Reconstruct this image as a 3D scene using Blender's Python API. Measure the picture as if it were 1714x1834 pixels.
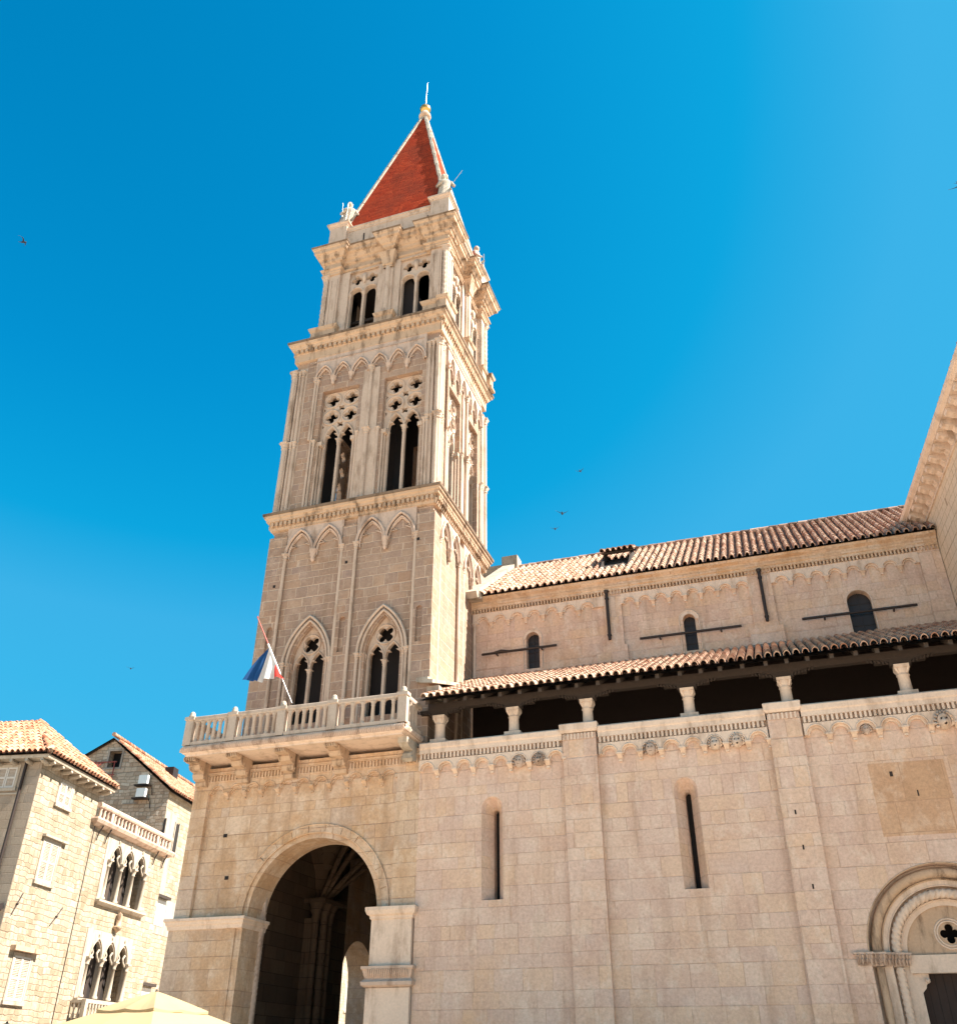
import bpy, math, random
from mathutils import Vector, Matrix, Quaternion
from mathutils.geometry import tessellate_polygon
PI = math.pi
rnd = random.Random(7)
for o in list(bpy.data.objects): bpy.data.objects.remove(o)
scn = bpy.context.scene

# ------------------------------------------------------------------ camera
cam = bpy.data.objects.new('camera', bpy.data.cameras.new('camera'))
scn.collection.objects.link(cam)
CR = Vector((0.94684, 0.321681, 0.004021)).normalized()
CF = Vector((-0.275589, 0.804596, 0.526)).normalized()
CU = CR.cross(CF).normalized(); CR = CF.cross(CU).normalized()
cam.matrix_world = Matrix(((CR.x, CU.x, -CF.x, 0), (CR.y, CU.y, -CF.y, -24.), (CR.z, CU.z, -CF.z, 1.6), (0, 0, 0, 1)))
cam.data.sensor_fit = 'VERTICAL'; cam.data.sensor_height = 24
cam.data.lens = 12. / math.tan(math.radians(59.048505 / 2))
cam.data.clip_end = 3000
scn.camera = cam

# ------------------------------------------------------------------ sky, sun, exposure
SUN_AZ = 7.5     # degrees north of the wall direction (+x)
SUN_EL = 48.0
w = bpy.data.worlds.new('World'); scn.world = w; w.use_nodes = True
nt = w.node_tree; nt.nodes.clear()
sky = nt.nodes.new('ShaderNodeTexSky'); sky.sky_type = 'NISHITA'; sky.sun_disc = False
sky.sun_elevation = math.radians(SUN_EL); sky.sun_rotation = math.radians(90 - SUN_AZ)
sky.air_density = 1.0; sky.dust_density = .6; sky.ozone_density = 1.6
EXPO = 1.85
bg = nt.nodes.new('ShaderNodeBackground'); bg.inputs[1].default_value = .1
wo = nt.nodes.new('ShaderNodeOutputWorld')
# the sky texture's brightness, graded to the photograph's deep azure (clear, dry air, polarised look)
sp = nt.nodes.new('ShaderNodeSeparateColor'); lg = nt.nodes.new('ShaderNodeMath'); lg.operation = 'LOGARITHM'; lg.inputs[1].default_value = 2.
dv_ = nt.nodes.new('ShaderNodeMath'); dv_.operation = 'DIVIDE'; dv_.inputs[1].default_value = 4.
rp = nt.nodes.new('ShaderNodeValToRGB'); el = rp.color_ramp.elements
for _ in range(6): el.new(.5)
SKY = [(0, (0, .2, .5)), (.068, (0, .228, .535)), (.14, (.001, .29, .65)), (.213, (.004, .38, .745)), (.267, (.045, .45, .815)), (.33, (.045, .48, .84)), (.5, (.075, .53, .86)), (.8, (.25, .65, .9))]
for e_, (p_, c_) in zip(el, SKY): e_.position = p_; e_.color = (*c_, 1)
vm = nt.nodes.new('ShaderNodeVectorMath'); vm.operation = 'SCALE'; vm.inputs['Scale'].default_value = 10. / 2 ** EXPO
nt.links.new(sky.outputs[0], sp.inputs[0]); nt.links.new(sp.outputs[1], lg.inputs[0]); nt.links.new(lg.outputs[0], dv_.inputs[0]); nt.links.new(dv_.outputs[0], rp.inputs[0])
nt.links.new(rp.outputs[0], vm.inputs[0]); nt.links.new(vm.outputs[0], bg.inputs[0]); nt.links.new(bg.outputs[0], wo.inputs[0])
sl = bpy.data.lights.new('sun', 'SUN'); sl.energy = 5.0; sl.angle = math.radians(.5); sl.color = (1, .93, .82)
so = bpy.data.objects.new('sun', sl); scn.collection.objects.link(so)
sd = Vector((math.cos(math.radians(SUN_EL)) * math.cos(math.radians(SUN_AZ)), math.cos(math.radians(SUN_EL)) * math.sin(math.radians(SUN_AZ)), math.sin(math.radians(SUN_EL))))
so.rotation_euler = sd.to_track_quat('Z', 'Y').to_euler(); so.location = (20, 0, 60)
scn.view_settings.view_transform = 'Standard'; scn.view_settings.look = 'None'
scn.view_settings.exposure = EXPO; scn.view_settings.gamma = 1
scn.cycles.max_bounces = 8; scn.cycles.diffuse_bounces = 5

# ------------------------------------------------------------------ materials
def newmat(name):
    m = bpy.data.materials.new(name); m.use_nodes = True; t = m.node_tree; t.nodes.clear()
    out = t.nodes.new('ShaderNodeOutputMaterial'); b = t.nodes.new('ShaderNodeBsdfPrincipled')
    t.links.new(b.outputs[0], out.inputs[0]); return m, t, b
class N:
    def __init__(s, t): s.t = t
    def add(s, typ, **k):
        n = s.t.nodes.new(typ)
        for a, b in k.items(): setattr(n, a, b)
        return n
    def set(s, sock, v):
        if hasattr(v, 'is_output'): s.t.links.new(v, sock)
        else: sock.default_value = v
    def m(s, op, a, b=0., c=None, clamp=False):
        n = s.add('ShaderNodeMath', operation=op); n.use_clamp = clamp
        s.set(n.inputs[0], a); s.set(n.inputs[1], b)
        if c is not None: s.set(n.inputs[2], c)
        return n.outputs[0]
    def noise(s, vec, scale, det=4, rough=.55, dim='3D'):
        n = s.add('ShaderNodeTexNoise', noise_dimensions=dim)
        if dim == '1D': s.set(n.inputs['W'], vec)
        else: s.set(n.inputs['Vector'], vec)
        n.inputs['Scale'].default_value = scale; n.inputs['Detail'].default_value = det; n.inputs['Roughness'].default_value = rough
        return n.outputs[0]
    def ramp(s, fac, stops, interp='LINEAR'):
        n = s.add('ShaderNodeValToRGB'); n.color_ramp.interpolation = interp
        e = n.color_ramp.elements
        while len(e) < len(stops): e.new(.5)
        for i, (p, c) in enumerate(stops):
            e[i].position = p; e[i].color = (*c, 1) if len(c) == 3 else c
        s.set(n.inputs[0], fac); return n.outputs[0]
    def mix(s, fac, a, b, mode='MIX'):
        n = s.add('ShaderNodeMix', data_type='RGBA', blend_type=mode); n.clamp_factor = True
        s.set(n.inputs[0], fac); s.set(n.inputs[6], a if not isinstance(a, tuple) else (*a[:3], 1)); s.set(n.inputs[7], b if not isinstance(b, tuple) else (*b[:3], 1))
        return n.outputs[2]
    def sep(s, v):
        n = s.add('ShaderNodeSeparateXYZ'); s.set(n.inputs[0], v); return n.outputs
    def comb(s, x, y, z=0.):
        n = s.add('ShaderNodeCombineXYZ'); s.set(n.inputs[0], x); s.set(n.inputs[1], y); s.set(n.inputs[2], z); return n.outputs[0]
    def mrange(s, v, a, b, c=0., d=1.):
        n = s.add('ShaderNodeMapRange'); s.set(n.inputs[0], v)
        for i, q in enumerate((a, b, c, d)): n.inputs[i + 1].default_value = q
        return n.outputs[0]
    def bump(s, h, strength, dist, bsdf):
        n = s.add('ShaderNodeBump'); n.inputs['Strength'].default_value = strength; n.inputs['Distance'].default_value = dist
        s.set(n.inputs['Height'], h); s.t.links.new(n.outputs[0], bsdf.inputs['Normal'])

def ashlar(name, h, wd, cols, mortar, mw, stain, st_amt, rowamp=.5, distort=0., bump=.5, grime=.3, wvar=.8, mstr=1., fine=.22, st_scale=.45, blotch=.0, blotch_cols=None, worn=0.):
    m, t, b = newmat(name); n = N(t)
    uv = n.add('ShaderNodeTexCoord').outputs['UV']; pos = n.add('ShaderNodeNewGeometry').outputs['Position']
    if distort:
        nn = n.add('ShaderNodeTexNoise'); nn.inputs['Scale'].default_value = 2.2; nn.inputs['Detail'].default_value = 2; t.links.new(pos, nn.inputs['Vector'])
        va = n.add('ShaderNodeVectorMath', operation='SUBTRACT'); t.links.new(nn.outputs[1], va.inputs[0]); va.inputs[1].default_value = (.5, .5, .5)
        vs = n.add('ShaderNodeVectorMath', operation='SCALE'); t.links.new(va.outputs[0], vs.inputs[0]); vs.inputs['Scale'].default_value = distort
        vb = n.add('ShaderNodeVectorMath', operation='ADD'); t.links.new(uv, vb.inputs[0]); t.links.new(vs.outputs[0], vb.inputs[1]); uv = vb.outputs[0]
    u, v, _ = n.sep(uv)
    v2 = n.m('ADD', n.m('DIVIDE', v, h), n.m('MULTIPLY', n.noise(v, .9, 1, dim='1D'), rowamp * 2))
    row = n.m('FLOOR', v2); fv = n.m('SUBTRACT', v2, row)
    wr = n.add('ShaderNodeTexWhiteNoise', noise_dimensions='1D'); n.set(wr.inputs['W'], row)
    r = wr.outputs['Value']
    wrow = n.m('MULTIPLY', n.m('MULTIPLY_ADD', r, wvar, 1 - wvar / 2), wd)
    u2 = n.m('ADD', n.m('DIVIDE', u, wrow), n.m('MULTIPLY', r, 37.3))
    nz = n.noise(n.comb(n.m('MULTIPLY', u2, .9), n.m('MULTIPLY', row, 13.7)), 1., 1, dim='2D')
    u3 = n.m('ADD', u2, n.m('MULTIPLY', nz, .9))
    col = n.m('FLOOR', u3); fu = n.m('SUBTRACT', u3, col)
    wn = n.add('ShaderNodeTexWhiteNoise', noise_dimensions='2D'); n.set(wn.inputs['Vector'], n.comb(col, row))
    rv = wn.outputs['Value']
    du = n.m('MULTIPLY', n.m('MINIMUM', fu, n.m('SUBTRACT', 1., fu)), wrow); dv = n.m('MULTIPLY', n.m('MINIMUM', fv, n.m('SUBTRACT', 1., fv)), h)
    jn = n.m('MULTIPLY', n.m('SUBTRACT', n.noise(pos, 9., 3), .5), mw * 1.6)
    dd = n.m('ADD', n.m('MINIMUM', du, dv), jn)
    mk = n.mrange(dd, mw * .35, mw)
    k = len(cols); blk = n.ramp(rv, [((i + .5) / k, c) for i, c in enumerate(cols)])
    big = n.noise(pos, st_scale, 5, .6)
    blk = n.mix(n.m('MULTIPLY', n.mrange(big, .5, .72), st_amt), blk, stain)
    if blotch:
        b1 = n.noise(pos, .9, 6, .65); b2 = n.noise(n.comb(n.m('MULTIPLY', u, 1.7), n.m('MULTIPLY', v, 1.1)), 1.3, 5, .7, dim='2D')
        blk = n.mix(n.m('MULTIPLY', n.mrange(b1, .48, .62), blotch), blk, blotch_cols[0])
        blk = n.mix(n.m('MULTIPLY', n.mrange(b2, .52, .66), blotch), blk, blotch_cols[1])
        pit = n.noise(pos, 7., 5, .75); blk = n.mix(n.m('MULTIPLY', n.mrange(pit, .60, .68), blotch * .8), blk, tuple(x * .5 for x in blotch_cols[0]))
    # vertical runs
    px, py, pz = n.sep(pos)
    run = n.noise(n.comb(n.m('MULTIPLY', px, 2.2), n.m('MULTIPLY', py, 2.2), n.m('MULTIPLY', pz, .25)), 1., 4, .6)
    blk = n.mix(n.m('MULTIPLY', n.mrange(run, .52, .75), grime), blk, tuple(x * .55 for x in stain))
    fn = n.noise(pos, 14., 6, .7)
    blk = n.mix(1., blk, n.ramp(fn, [(.2, (1 - fine,) * 3), (.8, (1 + fine * .4,) * 3)]), 'MULTIPLY')
    jm = n.m('MULTIPLY', n.m('SUBTRACT', 1., mk), mstr)
    if worn: jm = n.m('MULTIPLY', jm, n.m('SUBTRACT', 1., n.m('MULTIPLY', n.mrange(n.noise(pos, 1.6, 4, .6), .42, .55), worn)))
    colr = n.mix(jm, blk, mortar)
    t.links.new(colr, b.inputs['Base Color']); b.inputs['Roughness'].default_value = .88; b.inputs['Specular IOR Level'].default_value = .2
    hgt = n.m('ADD', n.m('MULTIPLY', mk, .6), n.m('ADD', n.m('MULTIPLY', rv, .25), n.m('MULTIPLY', fn, .7)))
    n.bump(hgt, bump, .03, b)
    return m
def plain_stone(name, c1, c2, dark, amt=.35, scale=1.3, bump=.35, rough=.85):
    m, t, b = newmat(name); n = N(t); pos = n.add('ShaderNodeNewGeometry').outputs['Position']
    c = n.mix(n.noise(pos, scale, 5, .6), c1, c2)
    px, py, pz = n.sep(pos)
    run = n.noise(n.comb(n.m('MULTIPLY', px, 3.), n.m('MULTIPLY', py, 3.), n.m('MULTIPLY', pz, .8)), 1., 5, .65)
    c = n.mix(n.m('MULTIPLY', n.mrange(run, .5, .68), amt), c, dark)
    fn = n.noise(pos, 18., 5, .7)
    c = n.mix(1., c, n.ramp(fn, [(.2, (.82,) * 3), (.8, (1.08,) * 3)]), 'MULTIPLY')
    t.links.new(c, b.inputs['Base Color']); b.inputs['Roughness'].default_value = rough; b.inputs['Specular IOR Level'].default_value = .2
    n.bump(fn, bump, .02, b); return m
def simple(name, c, rough=.6, metal=0., var=.25, scale=6.):
    m, t, b = newmat(name); n = N(t); pos = n.add('ShaderNodeNewGeometry').outputs['Position']
    f = n.noise(pos, scale, 4, .6)
    t.links.new(n.mix(f, tuple(x * (1 - var) for x in c), tuple(min(1, x * (1 + var)) for x in c)), b.inputs['Base Color'])
    b.inputs['Roughness'].default_value = rough; b.inputs['Metallic'].default_value = metal; return m
def tiles(name, stops, lichen=.35):
    m, t, b = newmat(name); n = N(t); pos = n.add('ShaderNodeNewGeometry').outputs['Position']
    at = n.add('ShaderNodeAttribute'); at.attribute_name = 'tint'
    c = n.ramp(at.outputs['Fac'], stops)
    f = n.noise(pos, 5., 6, .7)
    c = n.mix(n.m('MULTIPLY', n.mrange(f, .5, .66), lichen), c, (.5, .42, .3))
    f2 = n.noise(pos, 2.2, 5, .7)
    c = n.mix(n.m('MULTIPLY', n.mrange(f2, .55, .7), lichen), c, (.10, .07, .05))
    t.links.new(c, b.inputs['Base Color']); b.inputs['Roughness'].default_value = .85; b.inputs['Specular IOR Level'].default_value = .2
    n.bump(n.noise(pos, 25., 4, .7), .3, .01, b); return m

M = {}
M['nave'] = ashlar('nave_stone', .4, .66, [(.62, .435, .345), (.66, .47, .37), (.60, .43, .35), (.68, .505, .40), (.645, .45, .34), (.67, .465, .335)], (.38, .235, .16), .012, (.60, .36, .21), .6, bump=.55, grime=.42, mstr=.55, st_scale=.33, fine=.34, rowamp=.85, wvar=1.1, blotch=.55, blotch_cols=[(.56, .37, .28), (.72, .56, .45)], worn=.9)
M['ttrim'] = plain_stone('tower_trim_stone', (.47, .345, .265), (.56, .425, .33), (.19, .115, .07), .6, 1.6)
M['porch'] = ashlar('porch_stone', .42, .9, [(.56, .395, .28), (.63, .45, .31), (.54, .395, .30), (.67, .50, .37), (.57, .37, .225), (.62, .435, .30)], (.33, .2, .13), .012, (.52, .29, .14), .8, bump=.6, grime=.55, mstr=.8, st_scale=.55, fine=.36, rowamp=.8, wvar=1.1, blotch=.6, blotch_cols=[(.48, .29, .16), (.68, .52, .39)], worn=.6)
M['tower'] = ashlar('tower_stone', .30, .62, [(.34, .225, .165), (.38, .26, .19), (.32, .22, .175), (.42, .28, .195), (.37, .23, .155)], (.50, .37, .28), .02, (.44, .28, .17), .5, bump=.6, grime=.45, mstr=.75, fine=.34, distort=.05, blotch=.5, blotch_cols=[(.27, .175, .13), (.46, .33, .25)])
M['trim'] = plain_stone('trim_stone', (.62, .465, .365), (.70, .545, .43), (.24, .145, .09), .5)
M['cornice'] = plain_stone('cornice_stone', (.44, .29, .185), (.51, .365, .26), (.08, .045, .025), .9, 2.2)
M['carved'] = plain_stone('carved_stone', (.47, .335, .26), (.55, .415, .33), (.16, .09, .055), .7, 2.)
M['white'] = plain_stone('white_stone', (.37, .305, .24), (.46, .39, .315), (.18, .13, .085), .6)
M['inner'] = ashlar('porch_inner_shade_stone', .4, .8, [(.12, .075, .05), (.15, .1, .065), (.1, .065, .045)], (.05, .03, .02), .015, (.08, .045, .025), .6, bump=.4)  # porch masonry darkened, interior shade put into the colour
M['dark'] = simple('interior_shade_black', (.012, .007, .006), .9)  # near-black that paints the shade of unlit interiors and holes
M['void'] = simple('shade_dark_brown', (.03, .017, .013), .9)  # near-black brown: painted shade in gallery and carved eyes, own colour on door
M['wood'] = simple('dark_timber', (.03, .018, .012), .8, var=.4, scale=12)
M['wood_end'] = simple('beam_end_timber', (.055, .036, .025), .8, var=.4, scale=12)
M['iron'] = simple('dark_iron', (.03, .018, .014), .55, .3)
M['glass'] = simple('dark_glass', (.02, .013, .012), .55)
M['shutter'] = simple('white_painted_shutter', (.5, .455, .41), .5, var=.06)
M['gold'] = simple('gilded_copper', (.62, .34, .10), .35, .8, var=.3)
M['rod'] = simple('grey_metal_rod', (.45, .43, .42), .4, .6)
M['bronze'] = simple('bell_bronze', (.20, .17, .13), .4, .7)
M['plaque'] = ashlar('ochre_slab', .84, 1.0, [(.56, .345, .215), (.61, .39, .255), (.54, .33, .2)], (.44, .26, .16), .012, (.42, .24, .14), .6, bump=.5, grime=.4, fine=.35, st_scale=1.2, blotch=.6, blotch_cols=[(.50, .29, .17), (.66, .46, .33)])
M['crust'] = plain_stone('dark_weathered_stone', (.13, .085, .055), (.26, .18, .125), (.04, .025, .015), .8, 3.)
M['box'] = simple('white_plastic', (.75, .75, .72), .5, var=.04)
M['redmetal'] = simple('red_painted_steel', (.33, .06, .04), .5)
M['rail'] = plain_stone('rail_stone', (.42, .33, .27), (.5, .40, .32), (.2, .14, .1), .5, 3.)
M['tile'] = tiles('roof_tiles_pale', [(0, (.09, .045, .03)), (.22, (.17, .09, .06)), (.3, (.28, .145, .095)), (.55, (.39, .235, .165)), (.8, (.46, .30, .22)), (1, (.30, .13, .075))], .45)
M['tile_or'] = tiles('roof_tiles_orange', [(0, (.18, .07, .035)), (.22, (.22, .085, .045)), (.3, (.34, .135, .075)), (.55, (.42, .19, .11)), (.8, (.45, .27, .18)), (1, (.30, .09, .045))], .5)
M['tile_old'] = tiles('stone_slab_roof', [(0, (.25, .2, .15)), (1, (.42, .35, .28))], .4)
M['rubble'] = ashlar('sunlit_rubble', .22, .42, [(.33, .265, .195), (.39, .32, .24), (.355, .285, .205), (.43, .365, .285), (.29, .22, .15)], (.2, .145, .095), .022, (.24, .17, .1), .5, rowamp=.9, wvar=1.1, distort=.2, blotch=.5, blotch_cols=[(.27, .20, .13), (.45, .385, .30)], worn=.4, bump=.8, grime=.2, mstr=.7)
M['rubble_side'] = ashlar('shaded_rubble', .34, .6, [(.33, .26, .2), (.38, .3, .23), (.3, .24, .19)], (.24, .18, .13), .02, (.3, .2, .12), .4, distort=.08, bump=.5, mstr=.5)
M['gable'] = ashlar('gable_rubble', .2, .34, [(.60, .43, .30), (.70, .53, .39), (.64, .47, .34), (.76, .61, .47), (.52, .36, .25)], (.34, .24, .16), .028, (.4, .27, .17), .4, rowamp=.7, distort=.22, bump=1., mstr=.75)
M['right'] = ashlar('pale_small_ashlar', .3, .5, [(.64, .49, .35), (.68, .53, .39), (.66, .50, .36)], (.3, .2, .13), .016, (.4, .3, .2), .2, bump=.3, mstr=.8, grime=.12)
M['ground'] = ashlar('stone_paving', .6, .9, [(.68, .56, .43), (.72, .60, .47), (.65, .53, .41)], (.48, .37, .27), .02, (.4, .32, .24), .3, bump=.2)
M['brick'] = ashlar('red_roof_brick', .12, .3, [(.33, .040, .016), (.42, .062, .024), (.27, .032, .014), (.37, .048, .018)], (.16, .028, .014), .014, (.19, .04, .022), .75, bump=.4, mstr=.6, grime=.45)
M['plaster'] = plain_stone('rough_grey_render', (.28, .25, .21), (.4, .36, .3), (.15, .13, .1), .7, 2.5, 1.)
M['brick'].node_tree.nodes['Principled BSDF'].inputs['Specular IOR Level'].default_value = .03
def fabric(name, c, tr=.35):
    m, t, b = newmat(name); n = N(t); pos = n.add('ShaderNodeNewGeometry').outputs['Position']
    f = n.noise(pos, 4., 4, .6); colr = n.mix(f, tuple(x * .94 for x in c), tuple(min(1, x * 1.05) for x in c))
    t.links.new(colr, b.inputs['Base Color']); b.inputs['Roughness'].default_value = .9
    tl = n.add('ShaderNodeBsdfTranslucent'); t.links.new(colr, tl.inputs[0])
    mx = n.add('ShaderNodeMixShader'); mx.inputs[0].default_value = tr
    out = [x for x in t.nodes if x.type == 'OUTPUT_MATERIAL'][0]
    t.links.new(b.outputs[0], mx.inputs[1]); t.links.new(tl.outputs[0], mx.inputs[2]); t.links.new(mx.outputs[0], out.inputs[0]); return m
M['canvas'] = fabric('cream_canvas', (.50, .37, .20), .3)
M['fl_red'] = fabric('flag_red', (.62, .03, .02)); M['fl_white'] = fabric('flag_white', (.7, .66, .63)); M['fl_blue'] = fabric('flag_blue', (.008, .07, .22))
M['bird'] = simple('dark_feathers', (.012, .012, .02), .8)

# ------------------------------------------------------------------ mesh helpers
class Fr:
    def __init__(s, o=(0, 0, 0), phi=0., k=1., size=1.):
        p = math.radians(phi); s.size = size; s.o = Vector(o); s.U = Vector((math.cos(p), math.sin(p), 0)); s.N = Vector((math.sin(p), -math.cos(p), 0)); s.phi = phi; s.k = k
    def p(s, a, n, z):
        v = s.o + s.U * (a * s.k * s.size) + s.N * (n * s.size); return (v.x, v.y, v.z + z * s.size)
W0 = Fr()
ORG = {}
class MB:
    def __init__(s, phi=0.): s.v = []; s.f = []; s.t = []; s.sm = []; s.phi = phi; s.tint = None
    def add(s, vs, fs, smooth=False, tint=.5):
        b = len(s.v); s.v += [tuple(x) for x in vs]
        for f in fs: s.f.append([i + b for i in f]); s.sm.append(smooth); s.t.append(tint)
    def hexa(s, c, tint=.5):   # 8 corners: bottom 4 ccw, top 4 ccw
        s.add(c, [(3, 2, 1, 0), (4, 5, 6, 7), (0, 1, 5, 4), (1, 2, 6, 5), (2, 3, 7, 6), (3, 0, 4, 7)], tint=tint)
    def box(s, fr, a0, a1, n0, n1, z0, z1, tint=.5):
        P = fr.p; s.hexa([P(a0, n1, z0), P(a1, n1, z0), P(a1, n0, z0), P(a0, n0, z0), P(a0, n1, z1), P(a1, n1, z1), P(a1, n0, z1), P(a0, n0, z1)], tint)
    def plate(s, fr, outer, holes, n0, n1, back=True):
        loops = [outer] + list(holes)
        pts = [[Vector((a, z, 0)) for a, z in lp] for lp in loops]
        tris = tessellate_polygon(pts); flat = [q for lp in loops for q in lp]; n = len(flat)
        s.add([fr.p(a, n1, z) for a, z in flat], tris)
        if back: s.add([fr.p(a, n0, z) for a, z in flat], [t[::-1] for t in tris])
        for lp in loops:
            k = len(lp); s.add([fr.p(a, n1, z) for a, z in lp] + [fr.p(a, n0, z) for a, z in lp], [(i, (i + 1) % k, k + (i + 1) % k, k + i) for i in range(k)])
    def loft(s, loops, smooth=False, closed=True, caps=False, tint=.5):
        k = len(loops[0]); vs = [p for lp in loops for p in lp]; fs = []
        for j in range(len(loops) - 1):
            for i in range(k if closed else k - 1):
                a = j * k + i; b2 = j * k + (i + 1) % k; fs.append((a, b2, b2 + k, a + k))
        s.add(vs, fs, smooth, tint)
        if caps:
            s.add(loops[0], [tuple(range(k))[::-1]], tint=tint); s.add(loops[-1], [tuple(range(k))], tint=tint)
    def tube(s, pts, r, seg=8, closed=False, lobes=0, rate=0., amp=.2, caps=True):
        pts = [Vector(p) for p in pts]; n = len(pts); loops = []; up = None; L = 0
        for i, p in enumerate(pts):
            if closed: d = pts[(i + 1) % n] - pts[i - 1]
            else: d = pts[min(i + 1, n - 1)] - pts[max(i - 1, 0)]
            d.normalize()
            if up is None: up = d.orthogonal().normalized()
            up = (up - d * up.dot(d)).normalized(); sd_ = d.cross(up)
            if i: L += (p - pts[i - 1]).length
            rr = r[i] if isinstance(r, (list, tuple)) else r
            lp = []
            for j in range(seg):
                th = 2 * PI * j / seg; q = rr * (1 + amp * math.cos(lobes * (th + rate * L))) if lobes else rr
                lp.append(p + up * (q * math.cos(th)) + sd_ * (q * math.sin(th)))
            loops.append(lp)
        if closed: loops.append(loops[0])
        s.loft(loops, True, caps=caps and not closed)
    def lathe(s, x, y, prof, seg=16, ang=0., sx=1., sy=1., smooth=True):
        loops = [[(x + r * sx * math.cos(ang + 2 * PI * j / seg), y + r * sy * math.sin(ang + 2 * PI * j / seg), z) for j in range(seg)] for r, z in prof]
        s.loft(loops, smooth, caps=True)
    def moulding(s, fr, path, prof, closed=False, cap=True):
        P = [Vector((a, n)) for a, n in path]; k = len(P); loops = []
        for i, p in enumerate(P):
            ds = []
            if closed or i > 0: d = (P[i] - P[i - 1]); ds.append(d.normalized())
            if closed or i < k - 1: d = (P[(i + 1) % k] - P[i]); ds.append(d.normalized())
            # local (a,n) coords: outward of +a direction is +n
            ns = [Vector((-d.y, d.x)) for d in ds]
            if len(ns) == 2:
                m = ns[0] + ns[1]; m = m / max(.2, m.dot(ns[0]))
            else: m = ns[0]
            loops.append([fr.p(p.x + m.x * o / (fr.k if fr.k else 1) * 1., p.y + m.y * o, z) for o, z in prof])
        if closed: loops.append(loops[0])
        s.loft(loops, False, closed=False)
        if cap and not closed:
            s.add(loops[0], [tuple(range(len(prof)))]); s.add(loops[-1], [tuple(range(len(prof)))[::-1]])
    def build(s, name, mat, parent=None, tint=False):
        org = ORG[parent] if parent is not None else Vector((0, 0, 0))
        me = bpy.data.meshes.new(name)
        me.from_pydata([(v[0] - org.x, v[1] - org.y, v[2] - org.z) for v in s.v], [], s.f)
        ph = math.radians(s.phi); c, sn = math.cos(ph), math.sin(ph)
        uvl = me.uv_layers.new(name='UVMap').data
        me.polygons.foreach_set('use_smooth', s.sm)
        V = s.v; uvs = [0.] * (2 * len(me.loops)); li = 0
        for pl in me.polygons:
            nx, ny, nz = pl.normal; a = nx * c + ny * sn; n_ = -nx * sn + ny * c
            for vi in pl.vertices:
                x, y, z = V[vi]; q = x * c + y * sn; r = -x * sn + y * c
                if abs(nz) > .75: uvs[li] = q; uvs[li + 1] = r
                elif abs(a) > abs(n_): uvs[li] = r; uvs[li + 1] = z
                else: uvs[li] = q; uvs[li + 1] = z
                li += 2
        uvl.foreach_set('uv', uvs)
        if tint:
            at = me.attributes.new('tint', 'FLOAT', 'FACE'); at.data.foreach_set('value', s.t)
        me.materials.append(M[mat] if isinstance(mat, str) else mat)
        o = bpy.data.objects.new(name, me); scn.collection.objects.link(o)
        if parent is not None: o.parent = parent
        ORG[o] = org; return o

def thing(name, label, cat, loc=(0, 0, 0), group=None):
    o = bpy.data.objects.new(name, None); scn.collection.objects.link(o); o.location = loc; o.empty_display_size = .5
    o['label'] = label; o['category'] = cat
    if group: o['group'] = group
    ORG[o] = Vector(loc); return o
def tag(o, label, cat, group=None):
    o['label'] = label; o['category'] = cat
    if group: o['group'] = group
    return o
def copy_thing(o, loc, rot=0., label=None):
    def cp(src, par):
        c = src.copy(); scn.collection.objects.link(c)
        if par is not None: c.parent = par
        for ch in list(src.children): cp(ch, c)
        return c
    c = cp(o, None); c.location = loc; c.rotation_euler = (0, 0, rot)
    if label: c['label'] = label
    return c

def arc(cx, cz, r, a0, a1, n):
    return [(cx + r * math.cos(math.radians(a0 + (a1 - a0) * i / n)), cz + r * math.sin(math.radians(a0 + (a1 - a0) * i / n))) for i in range(n + 1)]
def rarch(cx, zs, r, n=16): return arc(cx, zs, r, 180, 0, n)
def parch(cx, zs, hw, h, n=8):
    R = (hw * hw + h * h) / (2 * hw); th = math.degrees(math.atan2(h, R - hw))
    L = arc(cx - hw + R, zs, R, 180, 180 - th, n); Rg = arc(cx + hw - R, zs, R, th, 0, n)
    return L + Rg[1:]
def foil(cx, cz, r, k=4, rot=0., n=8, d=.58, rr=.425):
    half = 180. / k; out = []
    lim = half + math.degrees(math.asin(min(1, d * math.sin(math.radians(half)) / rr)))
    for i in range(k):
        ang = rot + i * 360. / k
        ccx = cx + d * r * math.cos(math.radians(ang)); ccz = cz + d * r * math.sin(math.radians(ang))
        out += arc(ccx, ccz, rr * r, ang - lim, ang + lim, n)[:-1]
    return out
def win(cx, z0, zs, hw, h=None, n=10):
    top = rarch(cx, zs, hw, n) if h is None else parch(cx, zs, hw, h, n)
    return [(cx - hw, z0)] + top + [(cx + hw, z0)]
def lancet(cx, z0, zs, hw, h):   # pointed lancet with two cusps
    t = parch(cx, zs, hw, h, 8); out = [(cx - hw, z0)]
    for i, (a, z) in enumerate(t):
        out.append((a, z))
        if i == 3: out.append((a + (cx - a) * .55, z + .01))
        if i == len(t) - 5: out.append((a + (cx - a) * .55, z + .01))
    return out + [(cx + hw, z0)]
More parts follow.
